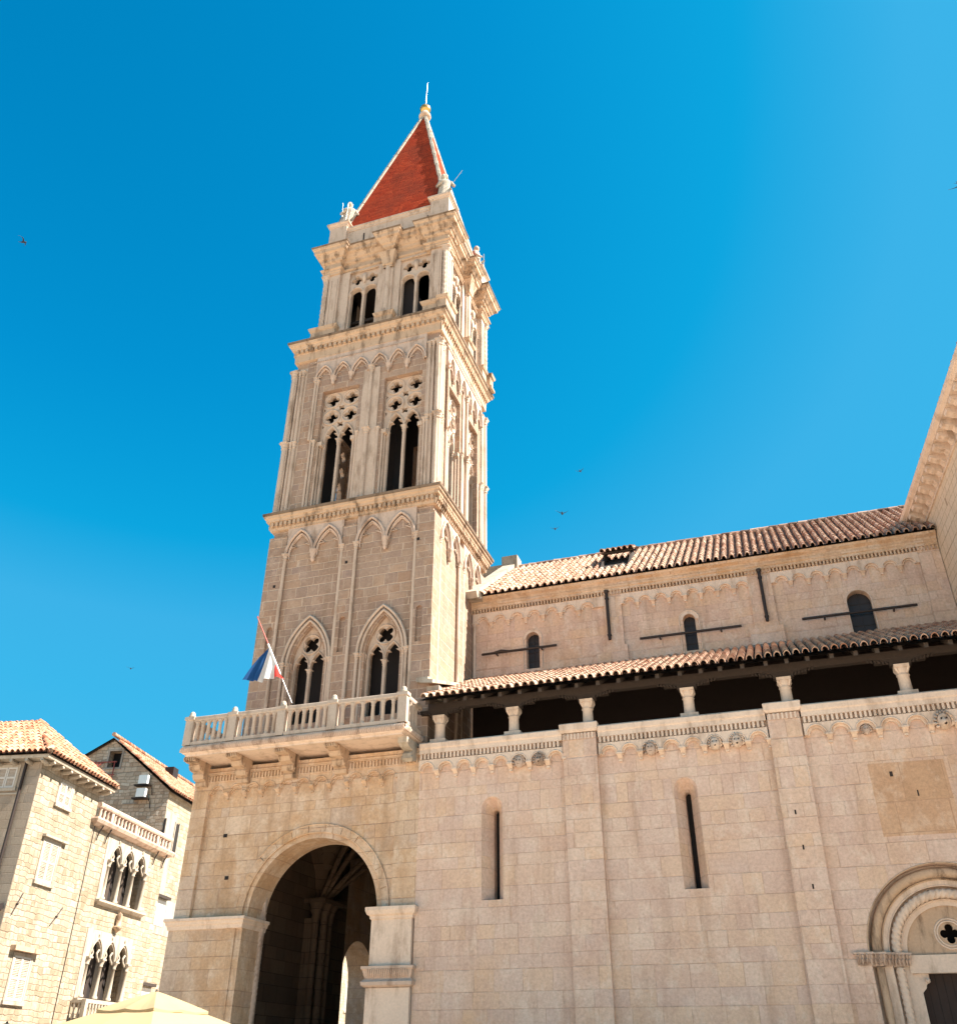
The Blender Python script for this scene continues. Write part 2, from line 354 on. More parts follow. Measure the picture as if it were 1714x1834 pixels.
def colonnette(mb, fr, a, n, z0, z1, r, cap=.22, seg=10, base=True, lobes=0, rate=0):
    x, y, _ = fr.p(a, n, 0)
    if lobes:
        k = int((z1 - cap - z0) / .06) + 2
        mb.tube([(x, y, z0 + (z1 - cap - z0) * i / (k - 1)) for i in range(k)], r, 12, lobes=lobes, rate=rate, amp=.16)
    else: mb.lathe(x, y, [(r, z0), (r * .93, z1 - cap)], seg)
    if base: mb.lathe(x, y, [(r * 1.6, z0), (r * 1.6, z0 + r * .6), (r * 1.15, z0 + r), (r * 1.4, z0 + r * 1.5), (r, z0 + r * 2)], seg)
    if cap:
        mb.lathe(x, y, [(r * .95, z1 - cap), (r * 1.3, z1 - cap + .02), (r * 1.0, z1 - cap + .04), (r * 1.25, z1 - cap * .6), (r * 1.5, z1 - cap * .5), (r * 1.35, z1 - cap * .42), (r * 1.85, z1 - cap * .14)], seg)
        s = r * 1.7; mb.box(fr, a - s / fr.k, a + s / fr.k, n - s, n + s, z1 - cap * .16, z1)

# =================================================================== ground
g = MB()
g.add([(-300, -300, 0), (300, -300, 0), (300, 300, 0), (-300, 300, 0)], [(0, 1, 2, 3)])
go = g.build('ground', 'ground'); go['kind'] = 'structure'

# =================================================================== bell tower
TX, TY = -13.125, 3.125            # centre of the lower stages
TW, TD = 6.39, 5.45
tower = thing('bell_tower', 'tall square stone bell tower with three arcaded stages and a red pyramid roof', 'bell tower', (TX, TY, 9.6))
HW = TW / 2
KE = TD / TW
def tfr(i, cx=TX, cy=TY, w_=TW, d_=TD):
    # frames for south, east, north, west faces; a is measured from the face centre in "south-face" units
    if i == 0: return Fr((cx, cy - d_ / 2, 0), 0, 1)
    if i == 1: return Fr((cx + w_ / 2, cy, 0), 90, d_ / w_)
    if i == 2: return Fr((cx, cy + d_ / 2, 0), 180, 1)
    return Fr((cx - w_ / 2, cy, 0), 270, d_ / w_)
FACES = [tfr(i) for i in range(4)]
NAMES = ['south', 'east', 'north', 'west']
wall = MB(); wall_in = MB(); arcade = MB(); cols = MB(); 
# ---- stage 1 : z 9.6 - 18.3
def stage1(fr, i):
    PR = .10
    wins = [] if i in (1, 2) else [(-1.185, 14.3), (1.49, 14.33)]
    wc = [-1.19, 1.50]
    holes = []
    if i not in (1, 2):
        for c in wc: holes.append(win(c, 10.9, 12.95, .62, 1.35))
    deep = .7
    edge = HW - (PR + .003) / fr.k
    base = [(-edge, 9.6), (edge, 9.6), (edge, 18.3), (-edge, 18.3)]
    wall.plate(fr, base, holes, -deep, -PR, back=True)
    nich = [-2.70, .03, 2.76] if i == 0 else []
    # pilaster strips with niches
    eo = HW - (0 if i % 2 == 0 else PR / fr.k)
    for (a0, a1), nc in zip([(-eo, -2.45), (-.27, .27), (2.53, eo)], nich or [None] * 3):
        hl = [win(nc, 13.15, 14.3, .11, None, 6)] if nc is not None else []
        wall.plate(fr, [(a0, 9.6), (a1, 9.6), (a1, 17.95), (a0, 17.95)], hl, -PR, 0., back=False)
    if i == 0:
        for a, z in ((2.62, 16.9), (-.02, 16.45), (-2.75, 15.95), (-2.0, 13.0)): wall_in.box(fr, a - .05, a + .05, 0.0, .004, z - .05, z + .06)
    # twin pointed arches above each panel
    for pc in (-1.36, 1.40):
        hwp = 1.11
        o = [(pc - hwp, 18.3), (pc - hwp, 17.15)] + parch(pc - hwp / 2, 17.15, hwp / 2 - .03, .92, 8) + [(pc, 16.85)] + parch(pc + hwp / 2, 17.15, hwp / 2 - .03, .92, 8) + [(pc + hwp, 17.15), (pc + hwp, 18.3)]
        arcade.plate(fr, o, [], -PR, 0.)
        for s in (-1, 1):
            c = pc + s * hwp / 2
            arcade.tube([fr.p(a, .03, z) for a, z in parch(c, 17.12, hwp / 2 - .02, .97, 9)], .055, 6)
            arcade.tube([fr.p(a, -.03, z) for a, z in parch(c, 17.12, hwp / 2 - .11, .84, 9)], .04, 6)
            t = lancet(c, 17.0, 17.1, hwp / 2 - .12, .80)
            # cusped rim
            arcade.tube([fr.p(a, -.06, z) for a, z in t], .03, 5)
        x, y, _ = fr.p(pc, -.02, 0)
        arcade.lathe(x, y, [(.03, 16.72), (.09, 16.8), (.07, 16.87), (.12, 16.95), (.1, 17.05), (.15, 17.12), (.15, 17.2)], 8)
        for s in (-1, 1):
            colonnette(cols, fr, pc + s * hwp, -.02, 9.7, 17.2, .062, .24, 8)
    for a in (-.27, .27): pass
stage_faces = []
for i in range(4): stage1(FACES[i], i)
wall.build('lower_stage_wall', 'tower', tower)
arcade.build('blind_arcade', 'carved', tower); cols.build('wall_shafts', 'ttrim', tower)
wall_in.box(Fr((TX, TY, 0), 0), -2.4, 2.4, -1.9, 1.9, 9.6, 18.2)  # near-black box paints the unlit inside of the tower
dk = MB(); dk.v, dk.f, dk.t, dk.sm = wall_in.v, wall_in.f, wall_in.t, wall_in.sm
dk.build('dark_core', 'dark', tower)
# gothic windows of stage 1 (south and west faces)
for i in (0, 3):
    fr = FACES[i]
    for c in (-1.19, 1.50):
        mb = MB()
        for r, n_, hw, h in ((.05, .0, .86, 1.66), (.05, -.05, .74, 1.5), (.045, -.2, .66, 1.4)):
            pts = [(c - hw, 12.9)] + parch(c, 12.95, hw, h - .0, 10) + [(c + hw, 12.9)]
            mb.tube([fr.p(a, n_, z) for a, z in pts], r, 6)
        for s in (-1, 1):
            for n_, hw, r in ((-.03, .86, .055), (-.1, .74, .05), (-.22, .66, .045)):
                colonnette(mb, fr, c + s * hw, n_, 9.9, 13.02, r, .2, 8)
        w_ = mb.build('window', 'ttrim', tower)
        tr = MB()
        out = win(c, 10.9, 12.95, .62, 1.35)
        hl = [lancet(c - .3, 10.95, 12.85, .25, .5), lancet(c + .3, 10.95, 12.85, .25, .5), foil(c, 13.68, .31, 4, 45)]
        tr.plate(fr, out, hl, -.42, -.3)
        for cc in (c - .3, c + .3): tr.tube([fr.p(a, -.29, z) for a, z in parch(cc, 12.85, .28, .55, 8)], .03, 6)
        tr.tube([fr.p(a, -.29, z) for a, z in arc(c, 13.68, .335, 0, 360, 20)[:-1]], .035, 6, closed=True)
        tr.build('tracery', 'ttrim', w_)
        cm = MB(); colonnette(cm, fr, c, -.33, 10.9, 12.8, .06, .2, 10); cm.build('colonnette', 'ttrim', w_)

# ---- cornices
def ring(cx, cy, w_, d_): return [(cx - w_ / 2, -(cy - d_ / 2)), (cx + w_ / 2, -(cy - d_ / 2)), (cx + w_ / 2, -(cy + d_ / 2)), (cx - w_ / 2, -(cy + d_ / 2))]
c1 = MB()
c1.moulding(W0, ring(TX, TY, TW, TD), [(-.3, 18.2), (.02, 18.24), (.04, 18.34), (.04, 18.54), (.15, 18.57), (.17, 18.66), (.22, 18.70), (.24, 18.79), (-.6, 18.8)], closed=True)
for fr in FACES:
    n = 36
    for k in range(n):
        a = -HW + (k + .5) * TW / n
        c1.box(fr, a - .05, a + .05, .0, .14, 18.38, 18.54); c1.box(fr, a - .02, a + .02, .0, .1, 18.34, 18.385)
    n = 60
    for k in range(n):
        a = -2.45 + (k + .5) * 4.9 / n
        c1.box(fr, a - .022, a + .022, 0., .035, 18.24, 18.3)
c1.build('cornice', 'cornice', tower)
k1 = MB(); k1.moulding(W0, ring(TX, TY, TW, TD), [(-.3, 18.79), (.27, 18.792), (.28, 18.89), (-.6, 18.93)], closed=True); k1.build('cornice_top_slab', 'crust', tower)

# ---- stage 2 : z 18.9 - 26.3
wall = MB(); cols = MB(); trac = MB(); arcade = MB(); jamb = MB(); lin = MB()
OP = [(-1.80, -.20), (.87, 2.53)]     # rectangular recesses
def stage2(fr, i):
    D = .75
    edge = HW - .103 / fr.k
    holes = [[(a0, 18.95), (a1, 18.95), (a1, 24.48), (a0, 24.48)] for a0, a1 in OP]
    wall.plate(fr, [(-edge, 18.9), (edge, 18.9), (edge, 26.4), (-edge, 26.4)], holes, -D, -.10)
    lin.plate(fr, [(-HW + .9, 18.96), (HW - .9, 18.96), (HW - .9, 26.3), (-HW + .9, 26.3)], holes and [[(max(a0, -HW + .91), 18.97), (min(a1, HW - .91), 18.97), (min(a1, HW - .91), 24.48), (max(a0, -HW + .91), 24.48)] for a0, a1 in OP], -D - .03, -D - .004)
    # corner clusters: fluted strips
    for s in (-1, 1):
        for a, wd_, n_ in ((3.10, .085, .02), (2.86, .07, -.02), (2.66, .05, -.05)):
            cols.box(fr, s * a - wd_ / fr.k * 1.1, s * a + wd_ / fr.k * 1.1, -.10, n_ - .03, 18.95, 25.9)
        for a, r in ((3.13, .085), (2.9, .05), (2.74, .06)):
            colonnette(cols, fr, s * a, .0 if a > 3 else -.04, 18.95, 22.2, r, .28, 10)
            colonnette(cols, fr, s * a, .0 if a > 3 else -.04, 22.2, 25.75, r, .3, 10, base=False)
    # middle strip between the openings
    cols.box(fr, -.12, .8, -.1, -.03, 18.95, 22.0)
    cols.box(fr, -.02, .68, -.1, -.03, 22.0, 25.1)
    colonnette(cols, fr, .33, .03, 18.95, 22.1, .085, .26, 12)
    colonnette(cols, fr, .33, .03, 22.1, 25.15, .07, .3, 12, base=False)
    for a in (-.1, .76): colonnette(cols, fr, a, -.04, 18.95, 22.1, .05, .24, 8)
    for a in (-2.05, -1.92, 2.62): colonnette(cols, fr, a, -.06, 18.95, 25.1 if a < -2 else 22.1, .05, .24, 8)
    colonnette(cols, fr, -2.12, -.0, 22.1, 25.2, .05, .25, 8, base=False)
    # splayed jambs, lower zone
    for a0, a1 in OP:
        for s, e in ((1, a0), (-1, a1)):
            for k in range(3):
                w0 = .0 + k * .055; jamb.box(fr, *sorted((e + s * 0., e + s * (w0 + .05))), -.22 - k * .1, -.12 - k * .1, 18.95, 22.0)
                x, y, _ = fr.p(e + s * (w0 + .05), -.13 - k * .1, 0)
                jamb.lathe(x, y, [(.035, 18.95), (.032, 21.85), (.06, 22.0)], 8)
            jamb.box(fr, *sorted((e, e + s * .2)), -.45, -.10, 21.85, 22.02)
        # tracery
        c = (a0 + a1) / 2; wdt = a1 - a0; L0, L1 = a0 + .17, a1 - .17; hw = (L1 - L0) / 4
        outer = [(a0, 22.02), (L0, 22.02), (L0, 18.95), (L1, 18.95), (L1, 22.02), (a1, 22.02), (a1, 24.48), (a0, 24.48)]
        hl = [lancet(L0 + hw, 18.97, 22.12, hw - .045, .62), lancet(L1 - hw, 18.97, 22.12, hw - .045, .62)]
        q = wdt / 4
        for zz in (23.25, 24.08):
            for cc in (a0 + q, a1 - q):
                hl.append(foil(cc, zz, .275, 4, 0))
        for zz in (23.66, 22.86): hl.append(foil(c, zz, .17, 4, 45, 4, .62, .3))
        for zz in (23.66, 22.85):
            for cc in (a0 + .07, a1 - .07): hl.append([(cc - .04, zz - .1), (cc + .04, zz), (cc - .04, zz + .1)])
        trac.plate(fr, outer, hl, -.45, -.3)
        for zz in (23.25, 24.08):
            for cc in (a0 + q, a1 - q): trac.tube([fr.p(a, -.29, z) for a, z in arc(cc, zz, .35, 0, 360, 22)[:-1]], .038, 6, closed=True)
        for cc in (L0 + hw, L1 - hw): trac.tube([fr.p(a, -.29, z) for a, z in parch(cc, 22.12, hw + .0, .7, 8)], .035, 6)
        colonnette(trac, fr, c, -.34, 18.95, 22.15, .065, .26, 10)
        for s, e in ((1, a0), (-1, a1)): colonnette(trac, fr, e + s * .19, -.34, 18.95, 22.0, .04, .2, 8)
    # blind arcade of six pointed arches
    xs = [-1.76, -.96, -.2, .65, 1.40, 2.2]
    bnd = [-2.17, -1.36, -.58, .23, 1.03, 1.8, 2.6]
    o = [(bnd[0], 26.3)]
    for k in range(6):
        hw = (bnd[k + 1] - bnd[k]) / 2 - .03; c = (bnd[k] + bnd[k + 1]) / 2
        o += [(bnd[k] + .0, 24.95 if k else 25.0)] if k == 0 else [(bnd[k], 24.88)]
        o += parch(c, 25.02, hw, .68, 7)
    o += [(bnd[6], 24.95), (bnd[6], 26.3)]
    arcade.plate(fr, o, [], -.1, .0)
    for k in range(6):
        hw = (bnd[k + 1] - bnd[k]) / 2; c = (bnd[k] + bnd[k + 1]) / 2
        arcade.tube([fr.p(a, .03, z) for a, z in parch(c, 25.0, hw - .01, .76, 8)], .05, 6)
        arcade.tube([fr.p(a, -.03, z) for a, z in parch(c, 25.0, hw - .1, .64, 8)], .035, 6)
        arcade.tube([fr.p(a, -.06, z) for a, z in lancet(c, 24.95, 25.0, hw - .1, .6)], .025, 5)
        if k not in (0, 3):
            x, y, _ = fr.p(bnd[k], -.02, 0); arcade.lathe(x, y, [(.03, 24.72), (.08, 24.8), (.06, 24.86), (.1, 24.95), (.13, 25.1)], 8)
    # pearl course
    for k in range(62):
        a = -2.5 + (k + .5) * 5. / 62; arcade.box(fr, a - .02, a + .02, .0, .035, 26.0, 26.06)
for i in range(4): stage2(FACES[i], i)
lin.build('belfry_shade_lining', 'dark', tower)  # near-black liner, inner shade painted over the belfry stone
wall.build('belfry_wall', 'tower', tower); cols.build('corner_shafts', 'ttrim', tower); jamb.build('window_jambs', 'ttrim', tower)
trac.build('window_tracery', 'ttrim', tower); arcade.build('belfry_arcade', 'carved', tower)
fl = MB(); fl.box(Fr((TX, TY, 0)), -2.45, 2.45, -2.0, 2.0, 18.6, 18.95); fl.box(Fr((TX, TY, 0)), -2.45, 2.45, -2.0, 2.0, 26.5, 27.3)
pp = .12
for (xx, yy) in ((-2.45, 0), (2.33, 0)): pass
fl.box(Fr((TX, TY, 0)), -.5, .5, -.5, .5, 18.95, 26.5)
fl.build('belfry_floors', 'dark', tower)
c2 = MB()
c2.moulding(W0, ring(TX, TY, TW, TD), [(-.3, 26.2), (.02, 26.25), (.03, 26.62), (.04, 26.66), (.04, 26.82), (.14, 26.84), (.17, 26.94), (.24, 27.0), (.27, 27.1), (-.6, 27.11)], closed=True)
for fr in FACES:
    for k in range(30):
        a = -HW + (k + .5) * TW / 30; x, y, _ = fr.p(a, .11, 0)
        c2.box(fr, a - .06, a + .06, .0, .14, 26.66, 26.82)
c2.build('cornice', 'cornice', tower)
k2 = MB(); k2.moulding(W0, ring(TX, TY, TW, TD), [(-.3, 27.1), (.3, 27.102), (.31, 27.20), (-.6, 27.22)], closed=True); k2.build('cornice_top_slab', 'crust', tower)

# ---- stage 3 : z 27.2 - 31
UX, UY, UW, UD = -12.70, 3.15, 5.7, 5.15
UF = [tfr(i, UX, UY, UW, UD) for i in range(4)]
UH = UW / 2
wall = MB(); cols = MB(); trac = MB(); ped = MB(); ent = MB(); lin = MB()
def stage3(fr, i):
    D = .6; edge = UH - .123 / fr.k
    BI = [(-1.62, -.37), (.73, 2.08)]
    BI = [(-1.70, -.34), (.69, 2.09)]
    holes = [[(a0, 27.7), (a1, 27.7), (a1, 31.12), (a0, 31.12)] for a0, a1 in BI]
    wall.plate(fr, [(-edge, 27.2), (edge, 27.2), (edge, 31.2), (-edge, 31.2)], holes, -D, -.12)
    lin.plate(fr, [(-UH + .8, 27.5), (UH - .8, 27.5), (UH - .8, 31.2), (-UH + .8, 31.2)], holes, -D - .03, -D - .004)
    # window frames: two round lights with quatrefoils above
    for a0, a1 in BI:
        c = (a0 + a1) / 2; r = .275
        L, R_ = c - .34, c + .34
        hl = [win(L, 27.72, 29.88, r + .01, None, 10), win(R_, 27.72, 29.88, r + .01, None, 10), foil(c - .345, 30.66, .27, 4, 3), foil(c + .345, 30.66, .27, 4, 3)]
        trac.plate(fr, [(a0, 27.7), (a1, 27.7), (a1, 31.12), (a0, 31.12)], hl, -.42, -.22)
        for cc in (L, R_):
            trac.tube([fr.p(a, -.2, z) for a, z in [(cc - r - .03, 29.78)] + rarch(cc, 29.88, r + .05, 12) + [(cc + r + .03, 29.78)]], .04, 6)
        colonnette(trac, fr, c, -.25, 27.72, 29.88, .06, .2, 10)
        for e in (a0 + .05, a1 - .05): colonnette(trac, fr, e, -.24, 27.72, 29.88, .045, .2, 8)
        x, y, _ = fr.p(c, -.2, 0); trac.lathe(x, y, [(.02, 30.4), (.12, 30.6), (.14, 30.85), (.05, 31.0)], 4, ang=.78)
        ent.moulding(fr, [(a0, -.12), (a1, -.12)], [(0, 31.06), (.03, 31.07), (.03, 31.12), (0, 31.12)])
    # corner pilasters and centre pilaster
    for s in (-1, 1):
        cols = MB(); cols.box(fr, *sorted((s * 2.12, s * 2.62)), -.12, .0, 28.0, 31.1)
        cols.box(fr, *sorted((s * 2.2, s * 2.26)), .0, .03, 28.1, 30.8); cols.box(fr, *sorted((s * 2.48, s * 2.54)), .0, .03, 28.1, 30.8)
        colonnette(cols, fr, s * 2.76, -.03, 28.0, 31.1, .1, .25, 12, lobes=3, rate=8.)
        cols.build('corner_pilaster', 'ttrim', tower)
    cols = MB(); colonnette(cols, fr, .17, -.02, 28.0, 30.75, .12, .0, 12)
    cols.box(fr, -.05, .39, -.12, -.02, 28.0, 30.7); cols.build('centre_pilaster', 'ttrim', tower)
    x, y, _ = fr.p(.17, .0, 0)
    ent.moulding(fr, [(-.02, -.1), (-.02, .06), (.36, .06), (.36, -.1)], [(0, 30.7), (.02, 30.75), (.0, 30.82), (.05, 30.86), (.1, 31.2), (.2, 31.5)])
    # pedestals
    for a0, a1 in ((-UH - .28, -2.02), (-.18, .55), (1.9, UH + .05)):
        ped.moulding(fr, [(a0, -.3), (a0, .12), (a1, .12), (a1, -.3)], [(-.1, 27.2), (.07, 27.2), (.07, 27.3), (.0, 27.36), (.0, 27.82), (.06, 27.88), (.1, 28.0), (-.3, 28.02)])
    ped.moulding(fr, [(-2.0, -.12), (1.9, -.12)], [(0, 27.2), (.12, 27.2), (.12, 27.5), (.1, 27.6), (0, 27.7)])
for i in range(4): stage3(UF[i], i)
# entablature with breaks forward at the corners and the centre
def breaks(proj):
    pts = []
    for i, fr in enumerate(UF):
        k = fr.k
        for a, n_ in ((-UH, 0), (-1.88, proj), (-1.88, 0), (-.22, 0), (-.22, proj), (.62, proj), (.62, 0), (1.66, 0), (1.66, proj)):
            if a == -UH: v = fr.p(-UH - proj / k, proj, 0)
            else: v = fr.p(a, n_, 0)
            pts.append((v[0], -v[1]))
    return pts
b = breaks(.30)
ent.moulding(W0, b, [(-.6, 31.1), (-.24, 31.1), (-.22, 31.22), (-.19, 31.24), (-.19, 31.34), (-.12, 31.38), (-.12, 31.44), (-.25, 31.46), (-.25, 31.8), (-.14, 31.86), (-.12, 31.98), (-.05, 32.02), (.04, 32.2), (.13, 32.24), (.15, 32.4), (.2, 32.44), (.22, 32.52), (-.9, 32.53)], closed=True)
k3 = MB(); k3.moulding(W0, b, [(-.5, 32.52), (.24, 32.522), (.26, 32.58), (-.9, 32.63)], closed=True); k3.build('cornice_top_slab', 'crust', tower)
ent.build('entablature', 'cornice', tower)
lin.build('chamber_shade_lining', 'dark', tower)  # near-black liner paints the shade inside the bell chamber
wall.build('upper_stage_wall', 'ttrim', tower); trac.build('window_tracery', 'ttrim', tower); ped.build('pedestals', 'cornice', tower)
fl = MB(); fl.box(Fr((UX, UY, 0)), -2.2, 2.2, -1.9, 1.9, 31.1, 31.5); fl.build('bell_chamber_ceiling', 'dark', tower); fl = MB(); fl.box(Fr((UX, UY, 0)), -2.2, 2.2, -1.9, 1.9, 27.25, 27.45); fl.build('bell_chamber_floor', 'dark', tower)
# ---- attic and corner piers
at = MB()
AW, AD = 5.5, 5.0
at.box(Fr((UX, UY, 0)), -AW / 2, AW / 2, -AD / 2, AD / 2, 32.55, 33.78)
at.moulding(W0, ring(UX, UY, AW, AD), [(-.1, 33.74), (.03, 33.76), (.05, 33.86), (.1, 33.9), (.1, 33.98), (-.5, 34.02)], closed=True)
at.build('attic_wall', 'ttrim', tower)
for a in (-1.2, 1.85):
    sl_ = MB(); sl_.box(Fr((UX, UY - AD / 2, 0)), a - .035, a + .035, 0, .004, 32.85, 33.45); sl_.build('drain_slit', 'dark', tower)
PIERS = []
for sx in (-1, 1):
    for sy in (-1, 1):
        px_, py_ = UX + sx * (AW / 2 - .3), UY + sy * (AD / 2 - .28)
        pm = MB(); hw = .42
        pm.box(Fr((px_, py_, 0)), -hw, hw, -hw, hw, 32.6, 34.2)
        pm.moulding(W0, ring(px_, py_, 2 * hw, 2 * hw), [(-.1, 34.1), (.03, 34.14), (.05, 34.2), (.12, 34.26), (.12, 34.34), (-.3, 34.38)], closed=True)
        pm.box(Fr((px_, py_, 0)), -.3, .3, -.3, .3, 34.3, 34.39)
        pm.build('corner_pier', 'ttrim', tower); PIERS.append((px_, py_))
# ---- pyramid roof
ap = (-12.42, 3.2, 44.9); bw, bd = 2.52, 2.38; cxp, cyp = -12.55, 3.15
pc = [(cxp - bw, cyp - bd, 33.95), (cxp + bw, cyp - bd, 33.95), (cxp + bw, cyp + bd, 33.95), (cxp - bw, cyp + bd, 33.95)]
pm = MB(); pm.add(pc + [ap], [(0, 1, 4), (1, 2, 4), (2, 3, 4), (3, 0, 4), (3, 2, 1, 0)])
pyr = pm.build('pyramid_roof', 'brick', tower)
for k, c in enumerate(pc):
    cm = MB(); n = 26; lps = []
    c_ = Vector(c); a_ = Vector(ap); d = (a_ - c_).normalized(); out = Vector((c[0] - cxp, c[1] - cyp, 0)).normalized(); sd_ = d.cross(out).normalized(); nn = sd_.cross(d).normalized()
    if nn.dot(out) < 0: nn = -nn
    for j in range(n + 1):
        for z_ in (0, 1):
            t = min(1, (j + z_ * .9) / (n + 1)); p = c_.lerp(a_, t * .985); wv = .085 + .012 * math.sin(j * 2.3 + k)
            lps.append([p + sd_ * wv - nn * .06, p + sd_ * wv * .9 + nn * .02, p + nn * (.08 + .01 * z_), p - sd_ * wv * .9 + nn * .02, p - sd_ * wv - nn * .06])
    cm.loft(lps, caps=True); cm.build('ridge_coping', 'white', pyr)
fm = MB(); fm.lathe(ap[0], ap[1], [(.30, 44.55), (.33, 44.62), (.30, 44.72), (.2, 44.8), (.2, 44.95), (.14, 45.0)], 12); fm.build('finial_base', 'ttrim', tower)
fm = MB(); fm.lathe(ap[0], ap[1], [(.06, 44.97)] + [(.29 * math.sin(math.radians(t)), 45.24 - .27 * math.cos(math.radians(t))) for t in range(15, 170, 12)] + [(.04, 45.52)], 18); fm.build('finial_ball', 'gold', tower)
fm = MB(); fm.tube([(ap[0], ap[1], 45.5), (ap[0] + .02, ap[1], 46.5), (ap[0] + .05, ap[1], 47.6)], [.03, .024, .014], 6); fm.build('lightning_rod', 'rod', tower)
fm = MB()
for dx, dz in ((0, 0), (.25, -.2), (-.3, .1)): fm.tube([(-15.0 + dx * .5, .75, 34.3), (-14.9 + dx, .7, 35.9 + dz)], .012, 5)
fm.tube([(-9.75, .85, 35.5), (-9.3, .7, 35.9)], .012, 5)
fm.build('aerial', 'rod', tower)
# drip stone at the foot of the east wall
dm = MB()
def dz(y): return 11.72 + (y - .4) * .315
for y0, y1 in ((-.1, 1.1), (1.13, 2.9), (2.93, 4.75)):
    j = .03 * math.sin(y0 * 5)
    dm.hexa([(-10.05, y0, dz(y0) + j), (-9.62, y0, dz(y0) - .05 + j), (-9.62, y1, dz(y1) - .05 + j), (-10.05, y1, dz(y1) + j), (-10.05, y0, dz(y0) + .16 + j), (-9.62, y0, dz(y0) + .06 + j), (-9.62, y1, dz(y1) + .06 + j), (-10.05, y1, dz(y1) + .16 + j)])
dm.hexa([(-10.3, .25, 11.72), (-9.9, .2, 11.7), (-9.9, .45, 11.72), (-10.3, .45, 11.72), (-10.3, .25, 11.86), (-9.9, .2, 11.84), (-9.9, .45, 11.9), (-10.3, .45, 11.9)])
dm.box(W0, -9.93, -9.75, -2.3, -2.1, 11.95, 12.25); dm.box(W0, -9.9, -9.5, -.55, -.15, 11.1, 11.5)
dm.build('drip_ledge', 'white', tower)

# ---- bell in the upper stage
bell = thing('bell', 'small dull bronze bell hanging in the upper left arch of the bell tower', 'bell', (-14.1, 1.45, 28.2))
bm_ = MB(); bm_.lathe(-14.1, 1.45, [(.33, 27.95), (.34, 28.0), (.25, 28.15), (.2, 28.35), (.18, 28.5), (.12, 28.58), (.0, 28.6)], 20); bm_.build('bell_body', 'bronze', bell)
bm_ = MB(); bm_.tube([(-14.1, 1.45, 28.55), (-14.1, 1.45, 28.8)], .03); bm_.box(Fr((-14.1, 1.45, 0)), -.7, .7, -.06, .06, 28.76, 28.9); bm_.build('headstock', 'wood', bell)
bell2 = copy_thing(bell, (-12.7, 4.2, 28.5), .3, 'dull bronze bell deeper inside the upper stage, behind the centre pillar')
bell['group'] = bell2['group'] = 'bells in the tower'

# ---- statues on the piers
def statue(x, y, z, face, kind, label):
    t = thing('statue', label, 'statue', (x, y, z), 'white stone statues on the tower corners')
    mb = MB(); fr = Fr((x, y, 0), face)
    segs = [(.30, .24, 0), (.31, .25, .12), (.27, .22, .35), (.25, .2, .6), (.24, .18, .85), (.22, .16, 1.0), (.26, .17, 1.12), (.28, .17, 1.25), (.25, .15, 1.35), (.12, .1, 1.42), (.075, .08, 1.47), (.07, .08, 1.5), (.095, .11, 1.56), (.105, .125, 1.64), (.1, .12, 1.72), (.07, .08, 1.79), (.01, .01, 1.82)]
    loops = []
    for rx, ry, h in segs:
        lean = .05 * math.sin(h * 2.2) + (.12 * h if kind == 1 else 0)
        lp = []
        for j in range(24):
            th = 2 * PI * j / 24; fold = 1 + (.09 * math.sin(th * 7 + h * 2) if h < 1.0 else 0)
            lp.append(fr.p(rx * 1.15 * fold * math.cos(th) + lean, ry * 1.2 * fold * math.sin(th) + (.03 if h > 1.5 else 0), z + h))
        loops.append(lp)
    mb.loft(loops, True, caps=True)
    l = .06 + (.14 if kind == 1 else 0)
    # arms with hands
    mb.tube([fr.p(l - .25, 0, z + 1.3), fr.p(l - .36, .06, z + 1.02), fr.p(l - .2, .26, z + .95), fr.p(l - .12, .3, z + 1.0)], [.085, .07, .055, .045], 8)
    mb.tube([fr.p(l + .25, 0, z + 1.3), fr.p(l + .38, .02, z + 1.05), fr.p(l + .42, .2, z + (1.25 if kind == 2 else .85)), fr.p(l + .42, .26, z + (1.3 if kind == 2 else .8))], [.085, .07, .055, .045], 8)
    for k in range(4):
        mb.tube([fr.p(l - .13 + k * .02, .31, z + 1.0 + k * .01), fr.p(l - .1 + k * .022, .35, z + 1.03 - k * .01)], [.012, .009], 5)
    mb.build('body', 'white', t)
    dr = MB()   # cloak
    lp = []
    for h in (.25, .6, .95, 1.25, 1.38):
        lp.append([fr.p((.35 - .06 * h) * math.cos(th) + l * h * .6, -(.3 - .07 * h) * abs(math.sin(th)) * (1 + .08 * math.sin(9 * th)) - .01, z + h) for th in [PI * j / 12 for j in range(13)]])
    dr.loft(lp, True, closed=False); dr.build('cloak', 'white', t)
    hm = MB(); hx, hy, _ = fr.p(l * .9, .02, 0); hm.lathe(hx, hy, [(.09, z + 1.62), (.12, z + 1.68), (.118, z + 1.76), (.08, z + 1.83), (.01, z + 1.86)], 10); hm.build('hair', 'white', t)
    if kind == 2:
        s = MB(); s.tube([fr.p(.5, .24, z + .0), fr.p(.48, .24, z + 1.75)], .018, 6); s.build('staff', 'white', t)
    return t
P4 = {(-1, -1): PIERS[0], (-1, 1): PIERS[1], (1, -1): PIERS[2], (1, 1): PIERS[3]}
statue(*P4[(-1, -1)], 34.39, 20, 1, 'white robed stone figure bent forward on the left front pier of the bell tower')
statue(*P4[(1, -1)], 34.39, 15, 0, 'upright white stone figure on the right front pier of the bell tower')
statue(*P4[(1, 1)], 34.39, 90, 2, 'white stone figure with a staff on the rear right pier of the bell tower')

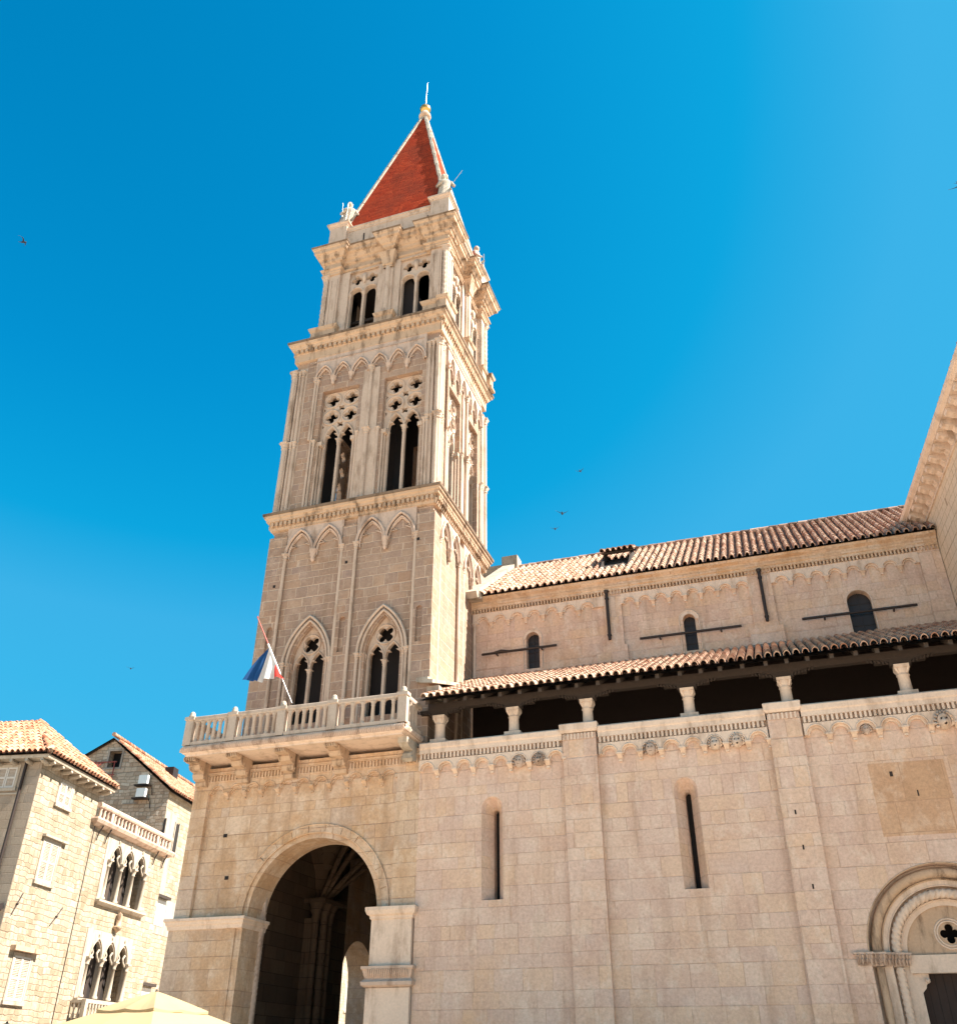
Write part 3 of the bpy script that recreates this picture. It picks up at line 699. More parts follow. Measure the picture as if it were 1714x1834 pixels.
# =================================================================== porch with balcony
porch = thing('porch', 'stone porch with a tall round arch carrying a balustraded balcony below the bell tower', 'porch', (-13.7, 3, 0))
SF = Fr((0, 0, 0), 0)                       # a = x, outward = south
AC, AZ, AR = -13.13, 5.30, 2.0
PW, PE = -17.45, -9.95
mb = MB()
mb.plate(SF, [(PW, 0), (AC - AR - .2, 0), (AC - AR - .2, AZ)] + rarch(AC, AZ, AR + .2, 40) + [(AC + AR + .2, AZ), (AC + AR + .2, 0), (PE, 0), (PE, 9.6), (PW, 9.6)], [], -.3, -.12)
mb.plate(SF, [(PW + .003, 0), (AC - AR, 0), (AC - AR, AZ)] + rarch(AC, AZ, AR, 40) + [(AC + AR, AZ), (AC + AR, 0), (PE, 0), (PE, 9.59), (PW + .003, 9.59)], [], -1.15, -.3)
# proud corner strips
mb.box(SF, PW - .003, PW + .52, -.12, 0, 5.2, 9.12); mb.box(SF, PE - .7, PE, -.12, 0, 5.3, 9.12)
# west wall with arch openings, north and top
WF = Fr((PW, 0, 0), 270)
PD = 17.5
ops = [(-6.2, 1.9), (-11.6, 2.0)]
o = [(-PD, 0), (-PD, 9.6), (-.303, 9.6), (-.303, 0)]
hl = []
for c in (-2.9,): pass
for c in (-10.3,): hl.append([(c - 1.32, .02), (c - 1.32, 4.45)] + rarch(c, 4.45, 1.32, 24) + [(c + 1.32, 4.45), (c + 1.32, .02)])
mb.plate(WF, o, hl, -1.0, -.0)
mb.build('porch_wall', 'porch', porch)
mb = MB()
mb.box(Fr((-13.7, PD / 2, 0)), -3.7, 3.7, -PD / 2 + .6, PD / 2 - .6, 9.25, 9.62)
mb.build('terrace_floor', 'trim', porch)
# interior: walls, vault and east wall, shade painted into their stone
mb = MB()
IW, IE = -16.44, -10.2
mb.box(W0, IE, IE + .2, -PD, -1.15, 0, 9.2)            # church front inside the porch
mb.box(W0, PW + 1, PE, -PD - .2, -PD, 0, 9.2)
mb.box(W0, IW - .004, IW + .05, -8.95, -1.16, 0, 9.2)
for y0 in (1.15, 6.6, 12.0):     # groin vaults
    y1 = y0 + 5.4; n = 14; cx_, cy_ = (IW + IE) / 2, (y0 + y1) / 2; hx, hy = (IE - IW) / 2, (y1 - y0) / 2
    vs = []; fs = []
    for i in range(n + 1):
        for j in range(n + 1):
            u, v = -1 + 2 * i / n, -1 + 2 * j / n
            z = 6.3 + 2.6 * math.sqrt(max(0, 1 - min(abs(u), abs(v)) ** 2 * 0 - min(1, max(abs(u), abs(v)) ** 2) * 0 - min(u * u, v * v)))
            vs.append((cx_ + u * hx, cy_ + v * hy, z))
    for i in range(n):
        for j in range(n): a = i * (n + 1) + j; fs.append((a, a + 1, a + n + 2, a + n + 1))
    mb.add(vs, fs, True)
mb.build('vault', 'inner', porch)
mb = MB()
for yb in (1.7, 6.4, 11.9):
    for sx, x in ((1, IW), (-1, IE)):
        for k in range(4):
            tx = x + sx * 3.1; ty = max(1.6, yb + (-2.6, -1.2, 1.2, 2.6)[k])
            pts = [(x + sx * .2 + (tx - x) * t * .98, yb + (ty - yb) * t, 6.4 + 2.4 * math.sin(t * PI / 2)) for t in [i / 12 for i in range(13)]]
            mb.tube(pts, .09, 8)
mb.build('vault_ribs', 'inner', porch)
for yb in (6.4,):
    mb = MB()
    mb.box(W0, IW, IW + .35, -yb - .85, -yb + .6, 0, 6.0)
    for dx, dy, lb in ((.45, -.55, 0), (.5, -.05, 3), (.45, .45, 0)):
        x, y = IW + dx, yb + dy
        if lb: mb.tube([(x, y, .3 + i * .1) for i in range(58)], .14, 12, lobes=3, rate=6.)
        else: mb.lathe(x, y, [(.12, .3), (.12, 6.0)], 10)
        mb.lathe(x, y, [(.13, 5.95), (.16, 6.0), (.14, 6.1), (.22, 6.25), (.2, 6.3), (.28, 6.48)], 10)
    mb.box(W0, IW, IW + .85, -yb - .95, -yb + .75, 6.48, 6.62)
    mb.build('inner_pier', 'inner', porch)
# archivolt
mb = MB()
def ringband(mb, fr, c, z, r0, r1, n0, n1, n=40, a0=180, a1=0):
    o = arc(c, z, r1, a0, a1, n) + arc(c, z, r0, a1, a0, n)
    mb.plate(fr, o, [], n0, n1)
for k in range(13):
    a0 = 180 - k * 180 / 13 - .25; a1 = 180 - (k + 1) * 180 / 13 + .25
    ringband(mb, SF, AC, AZ, AR + .17, AR + .36, -.25, -.098 + .006 * ((k * 7) % 3), 4, a0, a1)
mb.tube([SF.p(a, -.1, z) for a, z in rarch(AC, AZ, AR + .37, 40)], .025, 6)
mb.tube([SF.p(a, -.12, z) for a, z in rarch(AC, AZ, AR + .16, 40)], .03, 6)
ringband(mb, SF, AC, AZ, AR - .004, AR + .15, -.35, -.16)
mb.build('archivolt', 'porch', porch)
# piers and imposts
mb = MB()
mb.box(SF, PW - .05, AC - AR - .18, -.6, .06, 0, 5.02); mb.box(SF, PW + .02, AC - AR + .012, -1.17, .02, 0, 5.015)
mb.build('left_pier', 'porch', porch)
mb = MB()
mb.moulding(SF, [(PW - .05, -.5), (PW - .05, .06), (AC - AR + .0, .06), (AC - AR, -1.2)], [(-.05, 4.96), (.03, 4.98), (.05, 5.08), (.08, 5.1), (.1, 5.18), (.14, 5.2), (.14, 5.27), (-.2, 5.3)])
mb.build('impost', 'trim', porch)
mb = MB()
mb.box(SF, AC + AR - .06, PE - .02, -.9, .12, 0, 3.4); mb.box(SF, AC + AR - .02, PE - .04, -.9, .09, 3.4, 5.1)
mb.build('right_pier', 'trim', porch)
mb = MB()
mb.moulding(SF, [(AC + AR - .02, -.9), (AC + AR - .02, .09), (PE - .04, .09), (PE - .04, -.0)], [(-.05, 5.0), (.03, 5.03), (.04, 5.1), (.1, 5.14), (.14, 5.24), (.14, 5.32), (-.2, 5.36)])
mb.build('impost', 'trim', porch)
mb = MB()
mb.moulding(SF, [(AC + AR - .06, -.9), (AC + AR - .06, .12), (PE - .02, .12), (PE - .02, -.0)], [(-.05, 3.4), (.03, 3.42), (.1, 3.46), (.11, 3.54), (.04, 3.6), (.03, 3.62), (.08, 3.8), (.12, 3.84), (.12, 3.9), (-.2, 3.92)])
n = 22
for k in range(n):
    a = AC + AR - .02 + (k + .5) * 1.14 / n
    mb.tube([SF.p(a, .14, 3.63), SF.p(a + .01, .2, 3.72), SF.p(a + .005, .24, 3.83)], [.022, .028, .02], 5)
mb.build('leaf_capital', 'carved', porch)
mb = MB()
x0 = AC - AR - .02
mb.tube([(x0 + .0, 1.0, .2 + i * .08) for i in range(76)], .11, 12, lobes=3, rate=12.)
mb.build('spiral_shaft', 'carved', porch)
# corbel table under the balcony
def corbel_table(mb, fr, arches, zs, ztop, r, n0, n1, first=None, corb=True, a_l=None, a_r=None):
    o = [(a_l, ztop), (a_l, zs)]
    for c in arches:
        o += [(c - r - .001, zs)] + rarch(c, zs, r, 14)
    o += [(a_r, zs), (a_r, ztop)]
    o2 = [o[0]]
    for q in o[1:]:
        if (abs(q[0] - o2[-1][0]) + abs(q[1] - o2[-1][1])) > .002: o2.append(q)
    # second order, deeper and smaller
    mb.plate(fr, o2, [], n0, n1, back=False)
    o = [(a_l, ztop - .02), (a_l, zs + .001)]
    for c in arches: o += rarch(c, zs + .001, r * .74, 12)
    o += [(a_r, zs + .001), (a_r, ztop - .02)]
    mb.plate(fr, o, [], n0, (n0 + n1) / 2, back=False)
    for c in arches:
        mb.tube([fr.p(a, n1, z) for a, z in rarch(c, zs, r + .02, 14)], .022, 5)
def corbel(mb, fr, a, zt, wd, n1, k=0):
    h = .16; pr = n1 + .05
    mb.hexa([fr.p(a - wd * .35, .0, zt - h), fr.p(a + wd * .35, 0, zt - h), fr.p(a + wd * .35, -.05, zt - h), fr.p(a - wd * .35, -.05, zt - h),
             fr.p(a - wd * .5, pr, zt - .04), fr.p(a + wd * .5, pr, zt - .04), fr.p(a + wd * .5, -.05, zt - .04), fr.p(a - wd * .5, -.05, zt - .04)])
    mb.box(fr, a - wd * .56, a + wd * .56, -.05, pr + .015, zt - .04, zt + .0)
    mb.box(fr, a - wd * .3, a + wd * .3, -.05, pr * .35, zt - h - .05, zt - h + .001)
ax = [-15.97, -15.4, -14.83, -14.26, -13.69, -13.12, -12.55, -11.98, -11.41, -10.92]
mb = MB()
PF = Fr((0, .12, 0), 0)
corbel_table(mb, PF, [-16.63] + ax, 8.80, 9.13, .215, .0, .12, a_l=PW + .52, a_r=PE - .7)
for c0, c1_ in zip([-16.63] + ax[:-1], ax): corbel(mb, PF, (c0 + c1_) / 2, 8.80, .13, .12)
mb.build('corbel_table', 'porch', porch)
mb = MB()
mb.box(SF, PW - .01, PE, -.12, .03, 9.12, 9.16)
k = 0; a = PW + .03
while a < PE - .05:
    mb.box(SF, a, a + .055, -.12, .05, 9.16, 9.33); a += .105
mb.box(SF, PW + .0, PE, -.2, .0, 9.15, 9.34)
mb.moulding(SF, [(PW, -1), (PW, 0), (PE, 0)], [(-.1, 9.33), (.07, 9.34), (.07, 9.42), (.03, 9.46), (.03, 9.56), (-.1, 9.6)])
mb.build('dentil_band', 'porch', porch)
# balcony
BO = 1.1; BL, BR = -17.38, -10.03
bal = MB()
bal.moulding(W0, [(BL, -2.2), (BL, BO), (BR, BO), (BR, -.25)], [(-.9, 9.72), (-.12, 9.74), (-.03, 9.78), (.0, 9.83)])
bal.moulding(W0, [(BL, -2.2), (BL, BO), (BR, BO), (BR, -.25)], [(0, 9.95), (-.05, 10.02), (-1.0, 10.03)])
bal.box(W0, BL + .1, BR - .1, -1.1, BO - .1, 9.70, 10.0)
bal.build('balcony_slab', 'trim', porch)
rp = MB()   # rope edge
n = 105
for k in range(n):
    a = BL + (k + .5) * (BR - BL) / n; s = .05
    rp.tube([W0.p(a - s, BO + .0, 9.82), W0.p(a - s * .2, BO + .045, 9.89), W0.p(a + s * .8, BO + .01, 9.96)], .034, 6)
for k in range(18):
    b_ = 1.08 - (k + .5) * 1.3 / 18
    rp.tube([W0.p(BR + .0, b_ + .04, 9.82), W0.p(BR + .045, b_, 9.89), W0.p(BR + .01, b_ - .04, 9.96)], .034, 6)
rp.box(W0, BL + .02, BR - .02, BO - .1, BO - .01, 9.8, 9.97); 
rp.build('rope_moulding', 'carved', porch)
for k, bx in enumerate([-17.18, -15.70, -14.08, -12.42, -10.2]):
    b = MB(); hw = .19
    if k < 4:
        prof = [(0, 9.0), (.12, 9.02), (.16, 9.12), (.14, 9.16), (.3, 9.2), (.36, 9.32), (.34, 9.38), (.55, 9.42), (.62, 9.54), (.6, 9.58), (.86, 9.6), (.92, 9.7), (0, 9.72)]
    else: hw = .14; prof = [(0, 9.2), (.2, 9.14), (.34, 9.1), (.44, 9.18), (.42, 9.32), (.32, 9.42), (.62, 9.46), (.78, 9.54), (.8, 9.7), (0, 9.72)]
    L = [W0.p(bx - hw, n_, z) for n_, z in prof]; R_ = [W0.p(bx + hw, n_, z) for n_, z in prof]
    b.loft([L, R_]); b.add([SF.p(*((bx - hw), n_, z)) for n_, z in prof], [tuple(range(len(prof)))]); b.add([SF.p(bx + hw, n_, z) for n_, z in prof], [tuple(range(len(prof)))[::-1]])
    for s in (-1, 1):
        for (n_, z, r) in ((.72, 9.64, .05), (.46, 9.48, .05), (.24, 9.26, .045)) if k < 4 else ((.36, 9.2, .07), (.66, 9.6, .06)):
            b.tube([W0.p(bx + s * hw, n_, z), W0.p(bx + s * (hw + .025), n_, z)], r, 10)
    if k < 4:
        for j in range(5): b.tube([W0.p(bx - hw + .04 + j * .075, .9 - .0, 9.6), W0.p(bx - hw + .04 + j * .075, .95, 9.66), W0.p(bx - hw + .04 + j * .075, .9, 9.72)], .03, 5)
    b.build('bracket', 'cornice' if k < 4 else 'white', porch)
rail = MB()
RZ0, RZ1 = 10.03, 10.92
pth = [(BL + .12, -1.2), (BL + .12, BO - .1), (BR - .08, BO - .1), (BR - .08, -.2)]
rail.moulding(W0, pth, [(-.07, RZ1 - .14), (.06, RZ1 - .14), (.08, RZ1 - .1), (.08, RZ1 - .02), (.05, RZ1), (-.05, RZ1), (-.09, RZ1 - .03), (-.09, RZ1 - .1), (-.07, RZ1 - .14)], cap=False)
rail.moulding(W0, pth, [(-.07, RZ0), (.07, RZ0), (.07, RZ0 + .1), (-.07, RZ0 + .1)])
balu = rail.build('balustrade', 'rail', porch)
posts = [BL + .12, -15.74, -14.06, -12.36, BR - .1]
def post(x, y, top=True, gw=.17):
    p = MB(); fr = Fr((x, y, 0)); p.box(fr, -gw * .8, gw * .8, -.09, .095, RZ0, RZ1 - .1)
    p.moulding(fr, ring(0, 0, gw * 1.6, .2), [(-.02, RZ1 - .12), (.03, RZ1 - .1), (.03, RZ1 + .0), (-.05, RZ1 + .02)], closed=True)
    p.build('post', 'rail', balu)
    if top:
        p = MB(); p.lathe(x, y, [(.1, RZ1 + .0), (.11, RZ1 + .05), (.08, RZ1 + .09), (.085, RZ1 + .13), (.05, RZ1 + .18), (.0, RZ1 + .2)], 10); p.build('finial', 'white', balu)
for x in posts: post(x, -(BO - .1))
def baluster(x, y, fr):
    p = MB()
    p.lathe(x, y, [(.07, RZ0 + .1), (.07, RZ0 + .15), (.052, RZ0 + .18), (.058, RZ0 + .2), (.05, RZ1 - .3), (.065, RZ1 - .28), (.056, RZ1 - .25), (.075, RZ1 - .2), (.085, RZ1 - .16)], 10)
    # little round arch spandrel above
    p.plate(fr, [(-.105, RZ1 - .13), (-.105, RZ1 - .15)] + [(-.105 + .0, RZ1 - .2)] * 0 + [(-.05, RZ1 - .2), (.05, RZ1 - .2), (.105, RZ1 - .15), (.105, RZ1 - .13)], [], -.05, .05)
    p.build('baluster', 'rail', balu)
for x0_, x1_ in zip(posts[:-1], posts[1:]):
    n = 6; sp = (x1_ - x0_ - .3) / n
    for k in range(n):
        x = x0_ + .15 + (k + .5) * sp; baluster(x, -(BO - .1), Fr((x, -(BO - .1), 0)))
for k in range(4):
    y = -.8 + k * .24; baluster(BR - .1, y, Fr((BR - .1, y, 0), 90))
for k in range(8):
    y = -.8 + k * .24; baluster(BL + .12, y, Fr((BL + .12, y, 0), 90))
# putlog holes as flat dark plates, the shade inside painted
mb = MB()
for x, z in ((-16.2, 7.55), (-15.95, 6.35)): mb.box(SF, x - .06, x + .07, -.121, -.112, z - .05, z + .05)
mb.build('putlog_hole', 'dark', porch)

# =================================================================== church: aisle wall, gallery, clerestory, portal
church = thing('church', 'long pale stone church flank with buttresses, dark open gallery and arcaded upper wall', 'church', (-2, 3, 0))
XE = 7.5                       # east end of the modelled aisle wall
AX0 = -9.95
mb = MB()
PCX, PCZ = 2.86, 3.9           # portal centre
S1, S2 = -7.79, -2.56
sl1 = win(S1, 5.38, 7.72, .30, None, 12); sl2 = win(S2, 5.40, 7.80, .30, None, 12)
por = [(PCX - 1.79, .01), (PCX - 1.79, PCZ)] + rarch(PCX, PCZ, 1.79, 40) + [(PCX + 1.79, PCZ), (PCX + 1.79, .01)]
mb.plate(SF, [(AX0, 0), (XE, 0), (XE, 9.4), (AX0, 9.4)], [sl1, sl2, por], -.8, -.0)
mb.build('aisle_wall', 'nave', church)
for S, z0, z1 in ((S1, 5.38, 7.72), (S2, 5.40, 7.80)):
    mb = MB()
    A = win(S, z0, z1, .30, None, 12); B = win(S, z0 + .02, z1 - .05, .075, None, 12)
    B[0] = (S - .075, z0 + .03); B[-1] = (S + .075, z0 + .03)
    fr = SF
    mb.loft([[fr.p(a, -.001, z) for a, z in A], [fr.p(a, -.42, z) for a, z in B], [fr.p(a, -.7, z) for a, z in B]], closed=True)
    ww = mb.build('slit_window', 'nave', church)
    mb = MB(); mb.plate(fr, B, [], -.72, -.66); mb.build('pane', 'dark', ww)
# buttresses
for (a0, a1, al0, al1, xx) in ((-5.74, -4.73, -5.68, -4.76, 0), (-.31, .57, -.36, .45, 0), (4.9, 5.8, 4.9, 5.8, 0)):
    mb = MB()
    mb.hexa([SF.p(al0, .17, 0), SF.p(al1, .17, 0), SF.p(al1, -.1, 0), SF.p(al0, -.1, 0), SF.p(a0 + .04, .17, 9.48), SF.p(a1 - .04, .17, 9.48), SF.p(a1 - .04, -.1, 9.48), SF.p(a0 + .04, -.1, 9.48)])
    mb.build('buttress', 'nave', church)
    mb = MB(); mb.moulding(SF, [(a0 + .04, -.2), (a0 + .04, .18), (a1 - .04, .18), (a1 - .04, -.2)], [(-.1, 9.50), (.02, 9.51), (.06, 9.58), (.07, 9.74), (.04, 9.77), (-.5, 9.79)])
    nn_ = int((a1 - a0) / .11)
    for k in range(nn_):
        a = a0 + .08 + k * (a1 - a0 - .14) / nn_; mb.box(SF, a, a + .05, .1, .2, 9.32, 9.48)
    mb.build('buttress_cap', 'trim', church)
# blind corbel table with dentils
BAYS = [(AX0 + .02, -5.72, [-9.68, -9.12, -8.58, -8.04, -7.5, -6.96, -6.4, -5.9 - .02]), (-4.72, -.31, [-4.44, -3.89, -3.34, -2.78, -2.22, -1.66, -1.10, -.56]), (.57, 4.9, [.86, 1.44, 2.03, 2.62, 3.21, 3.80, 4.39])]
for a0, a1, xs in BAYS:
    mb = MB(); r = .205 if a0 < 0 else .225
    xs = [x for x in xs if x - r > a0 - .01 and x + r < a1 + .01]
    corbel_table(mb, SF, xs, 8.86, 9.16, r, .0, .15, a_l=a0, a_r=a1)
    for c0, c1_ in zip(xs[:-1], xs[1:]): corbel(mb, SF, (c0 + c1_) / 2, 8.86, .15, .13)
    corbel(mb, SF, xs[-1] + r + .04, 8.86, .1, .13)
    mb.build('blind_arcade', 'trim', church)
    mb = MB(); mb.box(SF, a0, a1, -.1, .03, 9.159, 9.34)
    a = a0 + .03
    while a < a1 - .05: mb.box(SF, a, a + .058, .0, .15, 9.18, 9.335); a += .112
    mb.moulding(SF, [(a0, .0), (a1, .0)], [(-.1, 9.335), (.155, 9.34), (.155, 9.46), (.18, 9.5), (.19, 9.62), (.15, 9.66), (-.6, 9.68)])
    mb.build('dentil_cornice', 'trim', church)
# gallery: dark room, columns, timber and tiled lean-to roof
CY = 4.7                        # clerestory plane
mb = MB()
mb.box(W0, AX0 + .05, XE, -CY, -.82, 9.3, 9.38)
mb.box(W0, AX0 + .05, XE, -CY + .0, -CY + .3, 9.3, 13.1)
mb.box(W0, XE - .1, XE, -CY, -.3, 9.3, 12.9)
mb.build('gallery_room', 'void', church)  # near-black surfaces paint in the gallery's shade
mb = MB(); mb.box(W0, AX0 + .05, XE, -1.2, -1.15, 0, 9.29); mb.box(W0, XE - .05, XE, -1.15, -.8, 0, 9.29); mb.box(W0, AX0 + .05, AX0 + .1, -1.15, -.8, 0, 9.29); mb.build('interior_shade_black', 'dark', church)  # near-black boxes behind the openings paint the unlit aisle
for x in (-9.49, -7.22, -5.05, -2.24, .31, 3.22, 6.1):
    mb = MB(); fr = Fr((x, .32, 0))
    mb.box(fr, -.24, .24, -.2, .2, 9.5, 9.84)
    mb.lathe(x, .32, [(.19, 9.82), (.19, 9.86), (.155, 9.9), (.15, 9.94), (.145, 10.27), (.17, 10.29), (.145, 10.31), (.155, 10.38), (.19, 10.45), (.18, 10.48)], 14)
    for s1 in (-1, 1):
        for s2 in (-1, 1):
            mb.tube([(x + s1 * .1, .32 + s2 * .1, 10.34), (x + s1 * .135, .32 + s2 * .135, 10.42), (x + s1 * .155, .32 + s2 * .155, 10.48)], [.03, .035, .045], 6)
    mb.box(fr, -.185, .185, -.185, .185, 10.48, 10.56)
    mb.build('gallery_column', 'trim', church)
    mb = MB()   # carved timber bracket spreading from the column
    mb.box(fr, -.26, .26, -.1, .1, 10.56, 10.66); mb.box(fr, -.62, .62, -.09, .09, 10.66, 10.76)
    for s in (-1, 1):
        for k in range(6): mb.tube([fr.p(s * (.3 + .09 * k), .1, 10.6 + .02 * k), fr.p(s * (.34 + .09 * k), .1, 10.68 + .018 * k)], .03, 6)
    mb.build('timber_bracket', 'wood', church)
def zr(y): return 10.86 + (13.3 - 10.86) / (CY + .5) * (y + .5)
mb = MB(); mb.box(W0, AX0 + .1, XE, -.43, -.22, 10.76, 10.96); mb.build('wall_plate', 'wood', church)
a = AX0 + .3; k = 0
while a < XE:
    mb = MB()
    mb.hexa([(a - .05, -.38, zr(-.38) - .2), (a + .05, -.38, zr(-.38) - .2), (a + .05, CY, zr(CY) - .2), (a - .05, CY, zr(CY) - .2), (a - .05, -.38, zr(-.38) - .07), (a + .05, -.38, zr(-.38) - .07), (a + .05, CY, zr(CY) - .07), (a - .05, CY, zr(CY) - .07)])
    mb.build('rafter', 'wood_end', church); a += .56 + .05 * math.sin(k * 1.7); k += 1
mb = MB(); mb.add([(AX0 + .05, -.46, zr(-.46) - .06), (XE, -.46, zr(-.46) - .06), (XE, CY, zr(CY) - .06), (AX0 + .05, CY, zr(CY) - .06)], [(0, 1, 2, 3)]); mb.add([(AX0 + .05, -.46, zr(-.46) - .03), (XE, -.46, zr(-.46) - .03), (XE, CY, zr(CY) - .03), (AX0 + .05, CY, zr(CY) - .03)], [(0, 1, 2, 3)])
mb.build('roof_boards', 'wood', church)

def tile_roof(mb, O, E, U, width, length, pitch=.26, rowl=.36, r=.095, inside=None, seed=1, pans=True, sag=.0):
    rg = random.Random(seed); O = Vector(O); E = Vector(E).normalized(); U = Vector(U).normalized(); Nn = E.cross(U).normalized()
    if Nn.z < 0: Nn = -Nn
    nc = int(width / pitch); nr = int(math.ceil(length / rowl))
    for i in range(nc):
        xc = (i + .5) * width / nc
        for j in range(nr):
            y0 = j * rowl; y1 = min(length, y0 + rowl * 1.12)
            if y0 >= length - .05: continue
            p0 = O + E * xc + U * (y0 + rowl * .4)
            if inside and not inside(p0): continue
            jx, jr, jz, jy = rg.gauss(0, .006), rg.gauss(0, .008), rg.gauss(0, .004), rg.gauss(0, .012); tint = rg.uniform(.3, 1)
            base = .02; r0 = r * 1.0; r1 = r * .9
            fr0 = []; fr1 = []; fi = []
            for q in range(7):
                th = PI * q / 6; c_, s_ = math.cos(th), math.sin(th)
                fr0.append(O + E * (xc + jx + r0 * c_) + U * (y0 + jy) + Nn * (base + .022 + jz + r0 * 1.4 * s_))
                fi.append(O + E * (xc + jx + (r0 - .018) * c_) + U * (y0 + jy) + Nn * (base + .022 + jz + (r0 - .018) * 1.4 * s_ - .004))
                fr1.append(O + E * (xc + jx + jr * .5 + r1 * c_) + U * (y1 + jy) + Nn * (base + jz + r1 * 1.4 * s_))
            mb.loft([fi, fr0, fr1], False, closed=False, tint=tint)
            if pans:
                tint = rg.uniform(0, .2); xp = xc + pitch * .5  # pans tinted darker, furrow shade put into the tile colour
                lo = []
                for y_, b_, rr in ((y0 - .02, .018, r * 1.12), (y1, .0, r * 1.0)):
                    lo.append([O + E * (xp + rr * math.cos(PI + PI * q / 4)) + U * y_ + Nn * (base + b_ + .035 + rr * .55 * math.sin(PI + PI * q / 4)) for q in range(5)])
                mb.loft(lo, False, closed=False, tint=tint)
up = Vector((0, CY + .5, 13.3 - 10.86))
mb = MB(); tile_roof(mb, (AX0 + .1, -.5, zr(-.5)), (1, 0, 0), up, XE - AX0 - .1, up.length * .99, pitch=.235, seed=3)
mb.build('gallery_roof', 'tile', church, tint=True)

# ---- clerestory
CF_ = Fr((0, CY, 0), 0)
CX0, CX1 = -10.1, 5.77
W1, W2, W3 = -7.78, -2.30, 3.08
wl = [win(W1, 13.55, 14.68, .24, None, 12), win(W2, 13.5, 14.62, .2, None, 12), win(W3, 13.36, 14.5, .36, None, 14)]
mb = MB()
mb.plate(CF_, [(CX0, 13.0), (CX1, 13.0), (CX1, 16.25), (CX0, 16.25)], wl, -.5, 0)
mb.box(CF_, CX0, CX1, -.3, .05, 12.9, 13.28)
mb.build('clerestory_wall', 'nave', church)
for wn, (c, z0, z1, hw, ro) in zip(wl, ((W1, 13.55, 14.68, .24, .1), (W2, 13.5, 14.62, .2, .13), (W3, 13.36, 14.5, .36, .02))):
    mb = MB()
    # splayed arch head and left jamb
    for k, (rr, n_) in enumerate(((hw + ro, .006), )):
        ringband(mb, CF_, c, z1, hw, hw + ro, .0, .02, 20)
    mb.tube([CF_.p(a, .02, z) for a, z in [(c - hw - ro, z0)] + rarch(c, z1, hw + ro, 16) + [(c + hw + ro, z0)]], .02, 5)
    fo = mb.build('window', 'trim', church)
    mb = MB(); mb.plate(CF_, wn, [], -.3, -.26); mb.build('pane', 'glass', fo)
    mb = MB(); 
    for q in range(1, 4): mb.box(CF_, c - hw, c + hw, -.255, -.24, z0 + q * (z1 + hw - z0) / 4 - .012, z0 + q * (z1 + hw - z0) / 4 + .012)
    mb.box(CF_, c - .012, c + .012, -.256, -.238, z0, z1 + hw); mb.build('glazing_bar', 'iron', fo)
for a0, a1, z in ((-9.62, -6.88, 14.24), (-3.98, -.63, 14.08), (1.26, 4.70, 14.04)):
    mb = MB(); mb.tube([CF_.p(a0, .16, z), CF_.p(a1, .16, z)], .045, 8)
    for q in (.2, .8): mb.tube([CF_.p(a0 + (a1 - a0) * q, .0, z - .05), CF_.p(a0 + (a1 - a0) * q, .2, z - .05)], .03, 6)
    if a0 < -9: mb.tube([CF_.p(-9.2, .16, z + .0), CF_.p(-8.9, .16, z + .03), CF_.p(-8.6, .16, z)], [.045, .075, .045], 8)
    mb.build('iron_tie_bar', 'iron', church)
for x, z0, z1 in ((-5.0, 14.18, 16.02), (.2, 14.12, 16.0)):
    mb = MB(); mb.tube([CF_.p(x, .18, z0), CF_.p(x, .18, z1)], .055, 10); mb.lathe(*CF_.p(x, .18, 0)[:2], [(.055, z1 - .08), (.085, z1 - .03), (.085, z1 + .03)], 10)
    for z in (z0 + .15, z1 - .3): mb.box(CF_, x - .07, x + .07, .0, .24, z, z + .03)
    mb.build('iron_pipe', 'iron', church)
for a0, a1 in ((-5.13, -4.52), (-.22, .53), (5.12, CX1)):
    mb = MB(); mb.box(CF_, a0, a1, -.05, .10, 13.9, 16.1); mb.build('clerestory_pilaster', 'nave', church)
for a0, a1 in ((-5.60, -4.42), (-.50, .66), (4.98, CX1 - .01)):
    mb = MB(); mb.box(CF_, a0 + .1, a1 - .0, -.1, .16, 13.35, 13.95); mb.moulding(CF_, [(a0, -.1), (a0, .16), (a1, .16), (a1, -.1)], [(-.1, 13.2), (.04, 13.2), (.05, 13.3), (-.05, 13.36)])
    mb.build('pilaster_base', 'nave', church)
mb = MB()
colonnette(mb, CF_, -9.95, .03, 13.2, 15.52, .06, .15, 8)
BAYS = [(-10.0, -5.13, [-9.62 + .648 * k for k in range(7)], .225), (-4.52, -.22, [-4.24 + .545 * k for k in range(8)], .195), (.53, 5.12, [.88 + .57 * k for k in range(8)], .205)]
BAYS[2] = (.53, 5.12, [.86 + .562 * k for k in range(8)], .20)
for a0, a1, xs, r in BAYS:
    corbel_table(mb, CF_, xs, 15.5, 15.88, r, .0, .11, a_l=a0, a_r=a1)
    for c0, c1_ in zip(xs[:-1], xs[1:]): corbel(mb, CF_, (c0 + c1_) / 2, 15.5, .14, .09)
mb.build('clerestory_arcade', 'trim', church)
mb = MB(); a = CX0 + .05
mb.box(CF_, CX0, CX1, -.1, .105, 15.879, 15.9)
while a < CX1 - .05: mb.box(CF_, a, a + .055, .0, .15, 15.9, 16.03); a += .115
mb.moulding(CF_, [(CX0, .0), (CX1, .0)], [(-.1, 16.03), (.16, 16.035), (.16, 16.12), (.2, 16.15), (.22, 16.3), (.34, 16.36), (.38, 16.44), (-.2, 16.5)])
mb.build('clerestory_cornice', 'porch', church)
